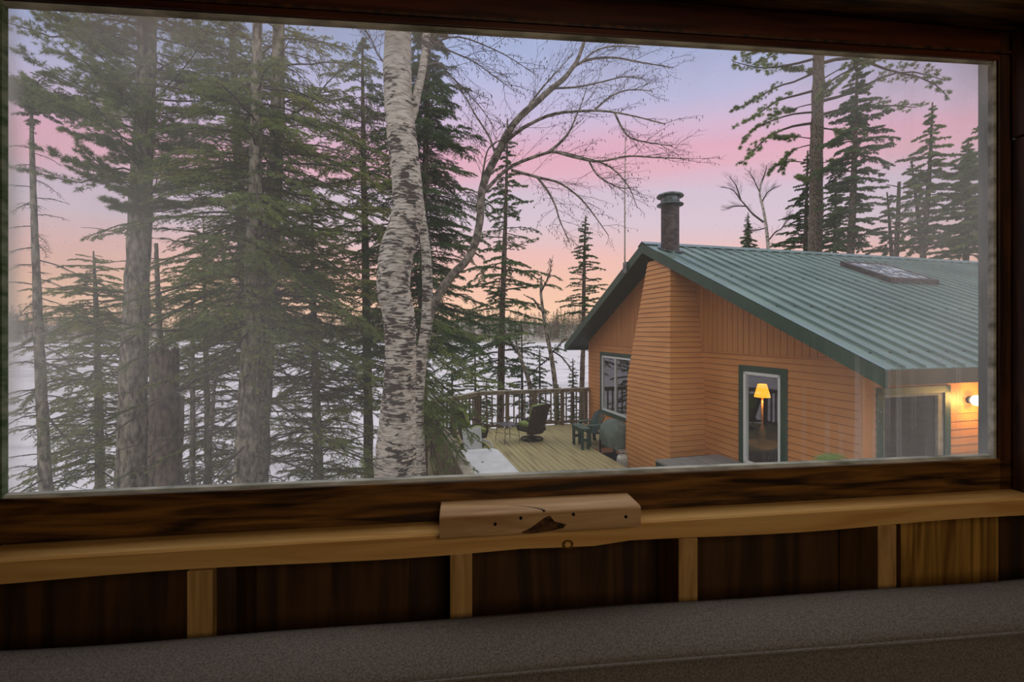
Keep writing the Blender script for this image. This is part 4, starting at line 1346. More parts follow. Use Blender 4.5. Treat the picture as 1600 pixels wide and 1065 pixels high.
# ------------------------------------------------------------------ ground, lake, far shore
LAKE = -4.0
def sst(a, b, x):
    t = np.clip((x - a) / (b - a), 0, 1)
    return t * t * (3 - 2 * t)
def gz(x, y):
    """height of the ground"""
    x = np.asarray(x, dtype=float); y = np.asarray(y, dtype=float)
    bank = -1.25 - 3.0 * sst(6.5, 18.0, y)
    inland = -0.9 + 0.9 * sst(8, 26, x)
    k = sst(0.0, 5.0, x - 2.0 - 0.22 * np.maximum(y - 6, 0))
    return bank * (1 - k) + inland * k

def build_land():
    xs = np.concatenate([np.linspace(-60, -22, 8), np.linspace(-20, 30, 64), np.linspace(33, 90, 12)])
    ys = np.concatenate([np.linspace(-6, 30, 50), np.linspace(33, 110, 16)])
    X, Y = np.meshgrid(xs, ys)
    Z = gz(X, Y) + 0.05 * np.sin(X * 1.7) * np.cos(Y * 1.3)
    v = np.stack([X, Y, Z], -1).reshape(-1, 3)
    nx = len(xs)
    i, j = np.meshgrid(np.arange(nx - 1), np.arange(len(ys) - 1))
    a = (j * nx + i).ravel()
    struct(link('ground', mesh_np('ground', v, [np.stack([a, a + 1, a + nx + 1, a + nx], -1)]), MT['ground']))
    v = np.array([[-700, -20, LAKE], [500, -20, LAKE], [500, 320, LAKE], [-700, 320, LAKE]], dtype=float)
    struct(link('frozen_lake', mesh_np('frozen_lake', v, [np.array([[0, 1, 2, 3]])]), MT['snow']))
    # far shore
    xs = np.linspace(-650, 420, 60); ys = np.array([284, 290, 300, 330, 380, 420])
    X, Y = np.meshgrid(xs, ys)
    edge = 8 * np.sin(X * 0.02) + 5 * np.sin(X * 0.053 + 1)
    hill = np.array([-0.6, 0.5, 2, 7, 12, 12])[:, None] + 0 * X
    hill = hill * (1 + 0.25 * np.sin(X * 0.013 + 2))
    v = np.stack([X, Y + edge, LAKE + hill], -1).reshape(-1, 3)
    nx = len(xs)
    i, j = np.meshgrid(np.arange(nx - 1), np.arange(len(ys) - 1))
    a = (j * nx + i).ravel()
    struct(link('far_shore', mesh_np('far_shore', v, [np.stack([a, a + 1, a + nx + 1, a + nx], -1)]), MT['snowpatch']))
    # woods on the far shore
    r = np.random.default_rng(4)
    ev, bare = Acc(), Acc()
    for k in range(1150):
        x = r.uniform(-380, 90); d = r.uniform(0, 1) ** 1.4 * 70
        y = 291 + d + 8 * math.sin(x * 0.02) + 5 * math.sin(x * 0.053 + 1)
        z0 = LAKE + 0.13 * d
        conf = r.random() < (0.55 if d > 20 else 0.36)
        h = r.uniform(11, 21) if conf else r.uniform(9, 16)
        if x < -200: h *= 1.15
        base = np.array([x, y, z0])
        n = 130 if conf else 110
        f = r.random(n) ** 0.8
        az = r.uniform(0, 2 * math.pi, n)
        if conf:
            R = (1 - f) * h * 0.15 + 0.15
            c = base + np.stack([np.cos(az) * R * r.random(n), np.sin(az) * R * r.random(n), f * h], -1)
            dirv = np.stack([np.cos(az), np.sin(az), r.uniform(-0.5, 0.0, n)], -1)
            L = 0.5 + 0.9 * (1 - f)
            W = 0.45
            acc = ev
        else:
            R = np.sin(np.clip(f, 0.05, 1) * 2.6) * h * 0.16
            rr_ = r.random(n)
            c = base + np.stack([np.cos(az) * R * rr_, np.sin(az) * R * rr_, f * h * 0.85], -1)
            dirv = np.stack([np.cos(az) * 0.5, np.sin(az) * 0.5, r.uniform(0.3, 1.0, n)], -1)
            L = np.full(n, 1.6); W = 0.16
            acc = bare
        dirv = nrm(dirv)
        side = nrm(np.cross(dirv, r.normal(size=(n, 3)))) * W * 0.5
        v = np.stack([c - side, c + side, c + dirv * L[:, None]], 1).reshape(-1, 3)
        acc.tris(v, np.arange(3 * n).reshape(-1, 3))
        tv, tq = tubes(np.array([[base - [0, 0, 0.5], base + [0, 0, h * 0.9]]]), np.array([[0.16, 0.04]]), 4)
        acc.quads(tv, tq)
    for a, nm, mt, lab in ((ev, 'far_evergreen_woods', 'far', 'evergreen trees massed along the far shore of the lake'), (bare, 'far_bare_woods', 'farbare', 'bare grey brown woods along the far shore of the lake')):
        v = np.concatenate(a.v)
        o = link(nm, mesh_np(nm, v, [np.concatenate(a.t), np.concatenate(a.q)]), MT[mt])
        o['kind'] = 'stuff'; o['label'] = lab; o['category'] = 'woods'
build_land()

# ------------------------------------------------------------------ trees
def resample(pts, K):
    pts = np.asarray(pts, dtype=float)
    d = np.concatenate([[0], np.cumsum(np.linalg.norm(np.diff(pts, axis=0), axis=1))])
    s = np.linspace(0, d[-1], K)
    return np.stack([np.interp(s, d, pts[:, k]) for k in range(3)], 1)

def smooth_poly(pts, K):
    """Catmull-Rom through pts, K samples evenly spread"""
    p = np.asarray(pts, dtype=float)
    if len(p) < 3:
        return resample(p, K)
    q = np.vstack([2 * p[0] - p[1], p, 2 * p[-1] - p[-2]])
    out = []
    for i in range(len(p) - 1):
        a, b, c, d = q[i], q[i + 1], q[i + 2], q[i + 3]
        for t in np.linspace(0, 1, 6, endpoint=False):
            out.append(0.5 * (2 * b + (c - a) * t + (2 * a - 5 * b + 4 * c - d) * t * t + (3 * b - a - 3 * c + d) * t ** 3))
    out.append(p[-1])
    return resample(np.array(out), K)

def needle_tris(r, P0, P1, dens, ln, wd, ang=0.95, flat=0.0):
    L = np.linalg.norm(P1 - P0, axis=1)
    n = np.floor(L * dens + r.random(len(L))).astype(int)
    idx = np.repeat(np.arange(len(L)), n)
    if len(idx) == 0:
        return np.zeros((0, 3)), np.zeros((0, 3), dtype=int)
    t = r.random(len(idx))[:, None]
    pos = P0[idx] * (1 - t) + P1[idx] * t
    ax = nrm(P1 - P0)[idx]
    rv = r.normal(size=(len(idx), 3))
    if flat:
        rv[:, 2] *= (1 - flat)
    perp = nrm(rv - (rv * ax).sum(1, keepdims=True) * ax)
    a = ang * r.uniform(0.7, 1.15, (len(idx), 1))
    d = ax * np.cos(a) + perp * np.sin(a)
    side = nrm(np.cross(d, r.normal(size=(len(idx), 3)))) * (wd * 0.5)
    tip = pos + d * (ln * r.uniform(0.7, 1.2, (len(idx), 1)))
    v = np.stack([pos - side, pos + side, tip], 1).reshape(-1, 3)
    return v, np.arange(len(v)).reshape(-1, 3)

def along(Pn, s):
    """Pn (B,K,3), s (B,T) -> positions, tangents"""
    K = Pn.shape[1]
    x = np.clip(s, 0, 0.9999) * (K - 1)
    i = x.astype(int)
    f = (x - i)[..., None]
    b = np.arange(Pn.shape[0])[:, None]
    p0, p1 = Pn[b, i], Pn[b, i + 1]
    return p0 * (1 - f) + p1 * f, nrm(p1 - p0)

def twig_set(r, Pn, L, T, s0, scale, beta, taper=0.7, droop=0.15, lift=0.0, flatn=0.75):
    B = Pn.shape[0]
    s = s0 + (0.985 - s0) * (np.arange(T)[None, :] + r.uniform(-0.4, 0.4, (B, T))) / max(1, T - 1)
    s = np.clip(s, 0.02, 0.99)
    pos, tan = along(Pn, s)
    up = np.broadcast_to(np.array([0.0, 0.0, 1.0]), tan.shape)
    side = nrm(np.cross(tan, up) + 1e-4)
    sg = np.where((np.arange(T)[None, :] + r.integers(0, 2, (B, 1))) % 2 == 0, 1.0, -1.0)[..., None]
    rnd = r.normal(size=tan.shape)
    rnd[..., 2] *= (1 - flatn)
    b = beta * r.uniform(0.75, 1.2, (B, T, 1))
    d = nrm(tan * np.cos(b) + side * sg * np.sin(b) + 0.22 * rnd + np.array([0, 0, lift]))
    ln = (L[:, None] * scale * (1 - taper * s) * r.uniform(0.45, 1.15, (B, T)))[..., None]
    mid = pos + d * ln * 0.55
    end = pos + nrm(d + tan * 0.25) * ln - np.array([0, 0, 1.0]) * ln * droop
    return np.stack([pos, mid, end], 2).reshape(-1, 3, 3), ln.reshape(-1)

def trunk_mesh(px, w, Y, sides=14, K=44, wob=0.06, seed=0, base=True):
    """px points from top to bottom -> trunk polyline from base to top"""
    Ys = np.full(len(px), float(Y)) if np.isscalar(Y) else np.asarray(Y, dtype=float)
    pts = [P(p[0], p[1], y) for p, y in zip(px, Ys)]
    rad = [ww / 2 / F * y for ww, y in zip(w, Ys)]
    if base:
        b = pts[-1]
        g = float(gz(b[0], b[1]))
        if g < b[2] - 0.3:
            pts.append(np.array([b[0], b[1], g + 0.25])); rad.append(rad[-1] * 1.1)
            pts.append(np.array([b[0], b[1], g - 0.12])); rad.append(rad[-1] * 1.35)
    pts, rad = np.array(pts)[::-1], np.array(rad)[::-1]
    d = np.concatenate([[0], np.cumsum(np.linalg.norm(np.diff(pts, axis=0), axis=1))])
    line = smooth_poly(pts, K)
    dl = np.concatenate([[0], np.cumsum(np.linalg.norm(np.diff(line, axis=0), axis=1))])
    R = np.interp(dl / dl[-1] * d[-1], d, rad)
    v, q = tubes(line[None], R[None], sides)
    r = np.random.default_rng(seed)
    ctr = np.repeat(line, sides, axis=0)
    off = (v - ctr) * (1 + wob * r.normal(size=(len(v), 1)).clip(-2, 2))
    return line, R, ctr + off, q

TREES = {}
DK = 2.1
def conifer(name, label, px, w, Y, yr, hl, nb=50, e0=0.1, curve=-0.25, T=18, U=6, tw=0.36, dens=110, nl=0.024, nw=0.0048, bark='bark', need='fir',
            group=None, seed=1, live=1.0, dead=None, extra=(), azr=None, style='fir', s0=0.12, wood_r=1.0, flat=0.5, beta=0.95, droop=0.12, cat='tree', keep=None):
    r = np.random.default_rng(seed)
    line, R, tv, tq = trunk_mesh(px, w, Y, seed=seed)
    base = line[0].copy()
    root = thing(name, label, cat, (base[0], base[1], base[2] + 0.12), 0.0, group)
    Ym = float(np.mean(Y)) if not np.isscalar(Y) else Y
    a = Acc(); a.quads(tv, tq)
    # cap of the top
    a.build('trunk', MT[bark], root, smooth=True)
    Bs, Ls, Lv, Tw = [], [], [], []
    zpy = lambda py: CZ + (HY - py) / F * Ym
    def add(n, yr_, hl_, live_, e0_, cv_, tws):
        ys = yr_[0] + (yr_[1] - yr_[0]) * (np.arange(n) + r.uniform(0, 1, n)) / n
        for k, py in enumerate(ys):
            z = zpy(py)
            j = np.argmin(np.abs(line[:, 2] - z))
            c = np.array([np.interp(z, line[:, 2], line[:, m]) for m in range(3)]) if z < line[-1, 2] else line[-1]
            half = np.interp(py, [h[0] for h in hl_], [h[1] for h in hl_]) / F * Ym
            L = half * r.uniform(0.5, 1.2)
            az = r.uniform(azr[0], azr[1]) if azr else (k * 2.39996 + r.uniform(-0.5, 0.5))
            if L < 0.03: continue
            h = np.array([math.cos(az), math.sin(az), 0])
            s = np.linspace(0, 1, 9)[:, None]
            e = e0_ + r.uniform(-0.28, 0.28); cv = cv_ * r.uniform(0.6, 1.4)
            wig = np.cumsum(r.normal(0, 0.012, (9, 3)), axis=0) * L
            wig -= wig[0]
            Bp = c + h * L * s + np.array([0, 0, 1.0]) * L * (e * s + cv * s ** 2) + wig
            Bs.append(Bp); Ls.append(L); Lv.append(live_); Tw.append(tws)
    add(int(nb * (1.9 if Ym < 12 else 1.15)), yr, hl, live, e0, curve, tw)
    if dead:
        add(dead['n'], dead['yr'], dead['hl'], 0.0, dead.get('e0', 0.0), dead.get('curve', -0.15), dead.get('tw', 0.30))
    for ex in extra:
        pts = [P(q[0], q[1], ex['Y'][0] + (ex['Y'][1] - ex['Y'][0]) * k / (len(ex['p']) - 1)) for k, q in enumerate(ex['p'])]
        Bp = smooth_poly(pts, 9)
        L = float(np.linalg.norm(np.diff(Bp, axis=0), axis=1).sum())
        Bs.append(Bp); Ls.append(L); Lv.append(ex.get('live', 1.0)); Tw.append(ex.get('tw', tw))
    if style == 'fir': dens, nl, nw = dens * DK, nl * 1.3, nw * 1.6
    Bp, L, Lv, Tw = np.array(Bs), np.array(Ls), np.array(Lv), np.array(Tw)
    wood, fol = Acc(), Acc()
    rb = (0.0045 + 0.0085 * L)[:, None] * np.linspace(1, 0.22, 9)[None, :] * wood_r
    v, q = tubes(Bp, rb, 5); wood.quads(v, q)
    tp, tl = twig_set(r, Bp, L * Tw / 0.36, T, s0, 0.36, beta, droop=droop)
    lt = np.repeat(Lv, T)
    okm = tl > 0.02
    tp, tl, lt = tp[okm], tl[okm], lt[okm]
    k = wood_r
    v, q = tubes(tp, np.stack([np.full(len(tp), 0.0036), np.full(len(tp), 0.0027), np.full(len(tp), 0.0016)], 1) * k, 3); wood.quads(v, q)
    up, ul = twig_set(r, tp, tl, U + 3, 0.12, 0.50, 0.9, taper=0.55, droop=droop)
    lu = np.repeat(lt, U + 3)
    m = ul > 0.012
    up, ul, lu = up[m], ul[m], lu[m]
    sel = (lu > 0) | (r.random(len(lu)) < 0.55)
    v, q = tubes(up[sel][:, [0, 2]], np.full((int(sel.sum()), 2), 0.0015) * k, 3); wood.quads(v, q)
    wood.build('branches', MT['twig'], root)
    if style == 'fir':
        for seg, lv in ((tp[:, [0, 1]], lt), (tp[:, [1, 2]], lt), (up[:, [0, 2]], lu)):
            q_ = seg.mean(1) * (1.9 if Ym < 12 else 0.5)
            ns = 0.5 + 0.27 * (np.sin(q_[:, 0] * 2.1 + seed) * np.cos(q_[:, 1] * 1.7) + np.sin(q_[:, 2] * 3.1 + q_[:, 0] * 1.3) + 0.6 * np.sin(q_[:, 1] * 4.3 + q_[:, 2] * 2.2))
            mm = r.random(len(seg)) < lv * np.clip(0.3 + 1.6 * ns, 0.08, 1.0)
            seg = seg[mm]
            v, t = needle_tris(r, seg[:, 0], seg[:, 1], dens, nl, nw, flat=flat)
            if len(v): fol.tris(v, t)
        # needles on the outer part of the boughs themselves
        mm = Lv > 0.3
        for k2 in range(5, 8):
            v, t = needle_tris(r, Bp[mm][:, k2], Bp[mm][:, k2 + 1], dens, nl, nw, flat=flat)
            if len(v): fol.tris(v, t)
    else:   # pine: tufts at the twig ends
        ends = np.concatenate([up[lu > 0][:, [0, 2]], tp[lt > 0][:, [1, 2]]])
        ends = ends[r.random(len(ends)) < live]
        d = nrm(ends[:, 1] - ends[:, 0])
        n = int(dens)
        c = np.repeat(ends[:, 1], n, axis=0); dd = np.repeat(d, n, axis=0)
        rv = nrm(r.normal(size=c.shape))
        dirn = nrm(dd * r.uniform(0.1, 0.9, (len(c), 1)) + rv * 0.8)
        c = c - dd * r.uniform(0, nl * 0.7, (len(c), 1))
        side = nrm(np.cross(dirn, r.normal(size=c.shape))) * nw * 0.5
        tip = c + dirn * nl * r.uniform(0.7, 1.15, (len(c), 1))
        v = np.stack([c - side, c + side, tip], 1).reshape(-1, 3)
        fol.tris(v, np.arange(len(v)).reshape(-1, 3))
    if fol.n:
        fol.build('foliage', MT[need], root)
    TREES[name] = TREES.get(name, 0) + 1
    return root

def bare_twigs(r, limbs, L0, catkins=True, n1=16, n2=6, sc1=0.30, sc2=0.45, dens=14, k=1.0, lift=0.15, catl=0.035):
    """fine bare twigs off polylines (list of (K,3)); returns wood, catkin accumulators"""
    wood, cat = Acc(), Acc()
    Bp = np.array([resample(l, 9) for l in limbs])
    L = np.linalg.norm(np.diff(Bp, axis=1), axis=2).sum(1)
    tp, tl = twig_set(r, Bp, np.full(len(L), L0), n1, 0.12, sc1, 0.8, taper=0.45, droop=-0.02, lift=lift, flatn=0.0)
    v, q = tubes(tp, np.stack([np.full(len(tp), 0.0042), np.full(len(tp), 0.003), np.full(len(tp), 0.0016)], 1) * k, 3); wood.quads(v, q)
    up, ul = twig_set(r, tp, tl, n2, 0.15, sc2, 0.75, taper=0.5, droop=0.05, lift=0.1, flatn=0.0)
    v, q = tubes(up, np.stack([np.full(len(up), 0.0022), np.full(len(up), 0.0018), np.full(len(up), 0.001)], 1) * k, 3); wood.quads(v, q)
    if catkins:
        ends = up[:, 2][r.random(len(up)) < catkins]
        ln = catl * r.uniform(0.6, 1.3, len(ends))
        e2 = ends + np.stack([r.normal(0, 0.25, len(ends)), r.normal(0, 0.25, len(ends)), np.full(len(ends), -1.0)], 1) * ln[:, None]
        md = (ends + e2) / 2
        v, q = tubes(np.stack([ends, md, e2], 1), np.stack([np.full(len(ends), 0.002), np.full(len(ends), 0.0056), np.full(len(ends), 0.001)], 1) * k, 4); cat.quads(v, q)
    return wood, cat

def build_birches():
    # ---- the big white birch
    px = [(624, 15), (622, 60), (621, 110), (623, 165), (627, 205), (632, 250), (637, 300), (635, 345), (620, 395), (615, 450), (624, 500), (626, 560), (623, 620), (620, 690), (618, 760)]
    w = [38, 40, 43, 43, 45, 45, 46, 50, 52, 50, 48, 48, 50, 60, 66]
    Y = 5.0
    line, R, tv, tq = trunk_mesh(px, w, Y, sides=28, K=120, wob=0.018, seed=3)
    root = thing('birch_tree', 'big white birch with peeling dark-marked bark, crooked trunk in the middle of the window', 'tree', line[0] + np.array([0, 0, 0.12]))
    a = Acc(); a.quads(tv, tq)
    a.build('trunk', MT['birch'], root, smooth=True)
    # peeling curls of bark
    r = np.random.default_rng(8)
    m = Acc()
    for k in range(170):
        j = int(r.uniform(20, 118)); c = line[j]; rr_ = R[j]
        if r.random() < 0.5:
            j = int(r.uniform(20, 75)); c = line[j]; rr_ = R[j]
        th0 = r.uniform(math.pi, 2 * math.pi) if r.random() < 0.8 else r.uniform(0, math.pi)
        wd, ht = r.uniform(0.03, 0.10), r.uniform(0.006, 0.024)
        nseg = 7
        vs = []
        for q in range(nseg + 1):
            f = q / nseg
            th = th0 + wd / rr_ * f
            curl = f ** 2.2 * r.uniform(0.008, 0.022)
            for dz in (0, 1):
                taper = 1 - 0.5 * f
                vs.append(c + np.array([math.cos(th) * (rr_ * 1.015 + curl), math.sin(th) * (rr_ * 1.015 + curl), (dz - 0.5) * ht * taper + 0.006 * f]))
        vs = np.array(vs)
        fq = np.array([[2 * q, 2 * q + 2, 2 * q + 3, 2 * q + 1] for q in range(nseg)])
        m.quads(vs, fq)
    o = m.build('peeling_bark', MT['peel'], root)
    sm = o.modifiers.new('thickness', 'SOLIDIFY'); sm.thickness = 0.0012
    # second stem joining near the top
    lp = [(630, 215), (641, 190), (647, 170), (652, 145), (659, 115), (664, 80), (668, 30)]
    lw = [12, 13, 14, 13, 12, 12, 11]
    l2, R2, lv, lq = trunk_mesh(lp[::-1], lw[::-1], Y + 0.03, sides=14, K=30, wob=0.02, base=False)
    a = Acc(); a.quads(lv, lq); a.build('limb', MT['birch'], root, smooth=True)
    limbs = [[(668, 80), (690, 62), (720, 58), (760, 72), (800, 92), (838, 118)], [(662, 105), (684, 98), (705, 120), (735, 150), (757, 176), (776, 206)],
             [(668, 60), (700, 78), (740, 96), (768, 116), (800, 140)], [(666, 70), (700, 40), (750, 35), (800, 45)],
             [(610, 110), (590, 85), (580, 60), (560, 30)], [(606, 190), (585, 185), (570, 196)]]
    wl = []
    for k, l in enumerate(limbs):
        pts = smooth_poly([P(x, y, Y + 0.03 + 0.05 * i) for i, (x, y) in enumerate(l)], 14)
        wl.append(pts)
        v, q = tubes(pts[None], np.linspace(0.011, 0.003, 14)[None], 6)
        a = Acc(); a.quads(v, q); a.build('branch', MT['birchtwig'], root)
    wd, ct = bare_twigs(r, wl, 1.9, 0.6, 15, 8, 0.36, 0.5, k=0.85)
    wd.build('twigs', MT['twig'], root)
    ct.build('catkins', MT['twig'], root)

    # ---- the forked tree behind it whose limb arches over the roof
    Y = 6.4
    px = [(645, 200), (650, 260), (657, 320), (663, 370), (668, 440), (666, 510), (657, 570), (652, 640), (654, 700), (656, 770)]
    w = [8, 10, 12, 14, 16, 18, 18, 19, 21, 22]
    line, R, tv, tq = trunk_mesh(px, w, Y, sides=16, K=60, wob=0.03, seed=5)
    root = thing('birch_tree', 'slender forked birch behind the big one, long bare limb arching towards the flue pipe', 'tree', line[0] + np.array([0, 0, 0.12]))
    a = Acc(); a.quads(tv, tq); a.build('trunk', MT['birch'], root, smooth=True)
    main = [(664, 515), (680, 470), (705, 432), (735, 398), (749, 350), (752, 305), (760, 275), (775, 245), (795, 205), (815, 180), (840, 158), (862, 138), (880, 124), (893, 108), (903, 92), (914, 62)]
    mw = [16, 14, 13, 12, 12, 12, 12, 12, 11, 10, 9.5, 9, 8, 7, 6, 5]
    l2, R2, lv, lq = trunk_mesh(main[::-1], mw[::-1], Y + 0.02, sides=12, K=80, wob=0.03, base=False)
    a = Acc(); a.quads(lv, lq); a.build('limb', MT['birchlimb'], root, smooth=True)
    sub = [([(893, 108), (905, 99), (925, 92), (960, 90), (1000, 97), (1052, 106)], 5), ([(785, 225), (810, 205), (835, 190), (865, 178), (900, 174), (940, 173), (985, 180), (1040, 194)], 6),
           ([(757, 300), (775, 280), (800, 259), (838, 244), (868, 237), (909, 246), (951, 259), (981, 289), (996, 325)], 7), ([(868, 237), (900, 246), (936, 252), (981, 244), (1026, 246), (1078, 248)], 4.5),
           ([(800, 266), (815, 270), (845, 278), (875, 286), (905, 308), (924, 330), (951, 368)], 5), ([(840, 277), (857, 300), (868, 322), (875, 345), (890, 378)], 4.2),
           ([(858, 238), (876, 222), (890, 205), (900, 182), (909, 161), (918, 132)], 5), ([(960, 175), (972, 200), (985, 215), (1010, 222), (1050, 228)], 3.6),
           ([(815, 180), (845, 140), (870, 112), (895, 84)], 4), ([(752, 290), (757, 255), (765, 230), (790, 214)], 4), ([(905, 100), (930, 80), (960, 72), (1000, 74)], 3.5),
           ([(862, 138), (900, 136), (940, 128), (975, 120), (1005, 122)], 3.6), ([(930, 170), (955, 150), (985, 140), (1020, 142)], 3.2), ([(921, 253), (935, 275), (965, 292), (985, 294)], 3.2),
           ([(775, 245), (765, 215), (742, 178), (726, 150), (700, 118)], 3.6)]
    wl = []
    for k, (l, ww) in enumerate(sub):
        dy = (-1) ** k * 0.10
        pts = smooth_poly([P(x, y, Y + 0.02 + dy * i) for i, (x, y) in enumerate(l)], 20)
        wl.append(pts)
        v, q = tubes(pts[None], (np.linspace(ww, 1.3, 20) / 2 / F * Y)[None], 6)
        a = Acc(); a.quads(v, q); a.build('branch', MT['birchlimb'], root)
    wd, ct = bare_twigs(r, wl, 1.9, 0.6, 15, 8, 0.38, 0.5, k=0.85)
    wd.build('twigs', MT['twig'], root)
    ct.build('catkins', MT['twig'], root)

def bare_tree(label, px, w, Y, limbs, seed, L0=1.0, k=1.0, group=None, catkins=0.3, n1=14, n2=6, bark='bark'):
    line, R, tv, tq = trunk_mesh(px, w, Y, sides=8, K=30, wob=0.03, seed=seed)
    root = thing('bare_tree', label, 'tree', line[0] + np.array([0, 0, 0.12]), 0, group)
    a = Acc(); a.quads(tv, tq); a.build('trunk', MT[bark], root, smooth=True)
    r = np.random.default_rng(seed)
    wl = [line[10:]]
    for kk, (l, ww) in enumerate(limbs):
        pts = smooth_poly([P(x, y, Y + (-1) ** kk * 0.12 * i * L0) for i, (x, y) in enumerate(l)], 14)
        wl.append(pts)
        v, q = tubes(pts[None], (np.linspace(ww, 1.0, 14) / 2 / F * Y)[None], 6)
        a = Acc(); a.quads(v, q); a.build('branch', MT['twig'], root)
    wd, ct = bare_twigs(r, wl, L0, catkins, n1 + 8, n2 + 2, 0.36, 0.48, k=k * 1.3, catl=0.03 * max(1.0, k))
    wd.build('twigs', MT['twig'], root)
    if catkins: ct.build('catkins', MT['twig'], root)

def build_trees():
    build_birches()
    # ---------------- near stand beside the deck
    G = 'evergreens crowding the bank beside the deck'
    X = lambda p, y0, y1, live=1.0, tw=0.30: dict(p=p, Y=(y0, y1), live=live, tw=tw)
    conifer('spruce_tree', 'thin mostly bare spruce closest to the mossy edge of the window', [(49, 150), (50, 230), (53, 330), (57, 440), (62, 560), (68, 690), (72, 775)], [3, 6, 8, 10, 13, 15, 17], 7.6,
            (40, 185), [(40, 60), (120, 85), (185, 30)], nb=26, e0=0.25, curve=-0.3, T=16, tw=0.40, dens=120, need='pineneed', group=G, seed=21, live=0.9,
            dead=dict(n=46, yr=(200, 760), hl=[(200, 30), (420, 80), (600, 120), (760, 120)], e0=0.05, curve=-0.35, tw=0.3),
            extra=[X([(60, 560), (100, 580), (150, 600)], 7.6, 7.4), X([(62, 520), (30, 540), (0, 545)], 7.6, 7.3), X([(66, 640), (110, 690), (170, 715)], 7.6, 7.0, 0.8), X([(64, 600), (30, 640), (-10, 650)], 7.6, 7.2, 0.8)])
    conifer('pine_tree', 'stout pale-barked pine with tufted crown, standing before the broken stump', [(234, -120), (230, 40), (228, 150), (222, 270), (216, 400), (210, 560), (207, 690), (206, 775)], [18, 23, 26, 28, 31, 36, 40, 42], 8.2,
            (-60, 345), [(-60, 180), (120, 190), (250, 160), (345, 110)], nb=46, e0=0.12, curve=0.05, T=17, U=5, tw=0.36, dens=22, nl=0.075, nw=0.008, need='pineneed', style='pine', group=G, seed=22, live=0.9, droop=0.02,
            dead=dict(n=16, yr=(330, 620), hl=[(330, 90), (620, 70)], e0=0.0, curve=-0.15, tw=0.22),
            extra=[X([(218, 270), (180, 262), (130, 285), (80, 275), (20, 262)], 8.2, 7.6, 0.5), X([(222, 160), (160, 150), (100, 165), (40, 120)], 8.2, 7.6, 0.5), X([(228, 40), (160, 30), (100, 60), (30, 40), (-20, 30)], 8.2, 7.8, 0.5),
                   X([(224, 250), (270, 268), (330, 270), (380, 255)], 8.2, 7.7, 0.6), X([(228, 120), (300, 130), (380, 160)], 8.2, 7.8, 0.6)])
    # broken stump
    line, R, tv, tq = trunk_mesh([(257, 548), (257, 600), (257, 660), (258, 720), (262, 775)], [37, 38, 39, 42, 46], 7.2, sides=30, K=40, wob=0.03, seed=9)
    rr = np.random.default_rng(3)
    tv = tv.copy()
    jag = rr.uniform(-0.02, 0.10, 30)
    tv[-30:, 2] += jag
    top = line[-1] + np.array([0.02, 0.03, -0.14])
    nv = len(tv)
    root = thing('tree_stump', 'tall dark broken-off stump with a ragged top', 'tree stump', line[0] + np.array([0, 0, 0.12]))
    a = Acc()
    a.quads(tv, tq)
    a.tris(np.vstack([tv[-30:], top]), np.array([[k, (k + 1) % 30, 30] for k in range(30)]))
    a.build('trunk', MT['bark2'], root)
    m = MB()
    for k in range(16):
        th = k / 16 * 2 * math.pi
        c = line[-1] + np.array([math.cos(th), math.sin(th), 0]) * R[-1] * 0.92
        l = rr.uniform(0.03, 0.10)
        m.hexa([tuple(c + np.array(o) - line[0] - np.array([0, 0, 0.12])) for o in ((-0.012, -0.008, -0.05), (0.012, -0.008, -0.05), (0.012, 0.008, -0.05), (-0.012, 0.008, -0.05), (-0.003, -0.002, l), (0.003, -0.002, l), (0.003, 0.002, l), (-0.003, 0.002, l))])
    m.build('splinters', MT['splint'], root)
    conifer('fir_tree', 'slim fir trunk close behind the two straight-trunked firs', [(362, 40), (368, 160), (374, 280), (379, 380), (384, 480), (388, 620), (390, 760)], [8, 12, 14, 15, 17, 19, 20], 9.8,
            (20, 560), [(20, 60), (200, 110), (400, 150), (560, 150)], nb=50, e0=0.0, curve=-0.22, T=16, tw=0.34, dens=95, nl=0.026, nw=0.0055, group=G, seed=23, live=0.75)
    conifer('fir_tree', 'straight fir with long drooping boughs, in front of its twin', [(403, -20), (401, 160), (399, 280), (396, 400), (393, 520), (388, 640), (384, 775)], [12, 16, 19, 22, 26, 31, 36], 7.0,
            (120, 520), [(60, 110), (200, 170), (400, 230), (520, 230)], nb=46, e0=0.0, curve=-0.24, T=20, tw=0.30, dens=105, need='fir', bark='bark', group=G, seed=24, live=0.72,
            dead=dict(n=34, yr=(500, 770), hl=[(500, 190), (770, 170)], e0=-0.05, curve=-0.30, tw=0.24),
            extra=[X([(396, 478), (340, 500), (280, 517), (220, 512), (150, 495), (90, 500)], 7.0, 6.4), X([(397, 440), (340, 452), (270, 490), (200, 530), (140, 590)], 7.0, 6.6, 0.5, 0.2), X([(399, 170), (330, 150), (240, 132), (140, 128)], 7.0, 6.7, 0.6, 0.2),
                   X([(400, 165), (460, 185), (540, 215), (590, 235)], 7.0, 6.5, 0.7), X([(394, 545), (300, 600), (200, 640), (90, 690)], 7.0, 6.2, 0.5, 0.22), X([(396, 400), (450, 430), (520, 470), (590, 530)], 7.0, 6.3, 0.9),
                   X([(394, 500), (450, 520), (520, 560), (590, 590)], 7.0, 6.4, 0.9), X([(388, 640), (330, 680), (250, 720), (150, 760)], 7.0, 6.2, 0.3, 0.2), X([(390, 610), (450, 640), (520, 690), (590, 720)], 7.0, 6.3, 0.7)])
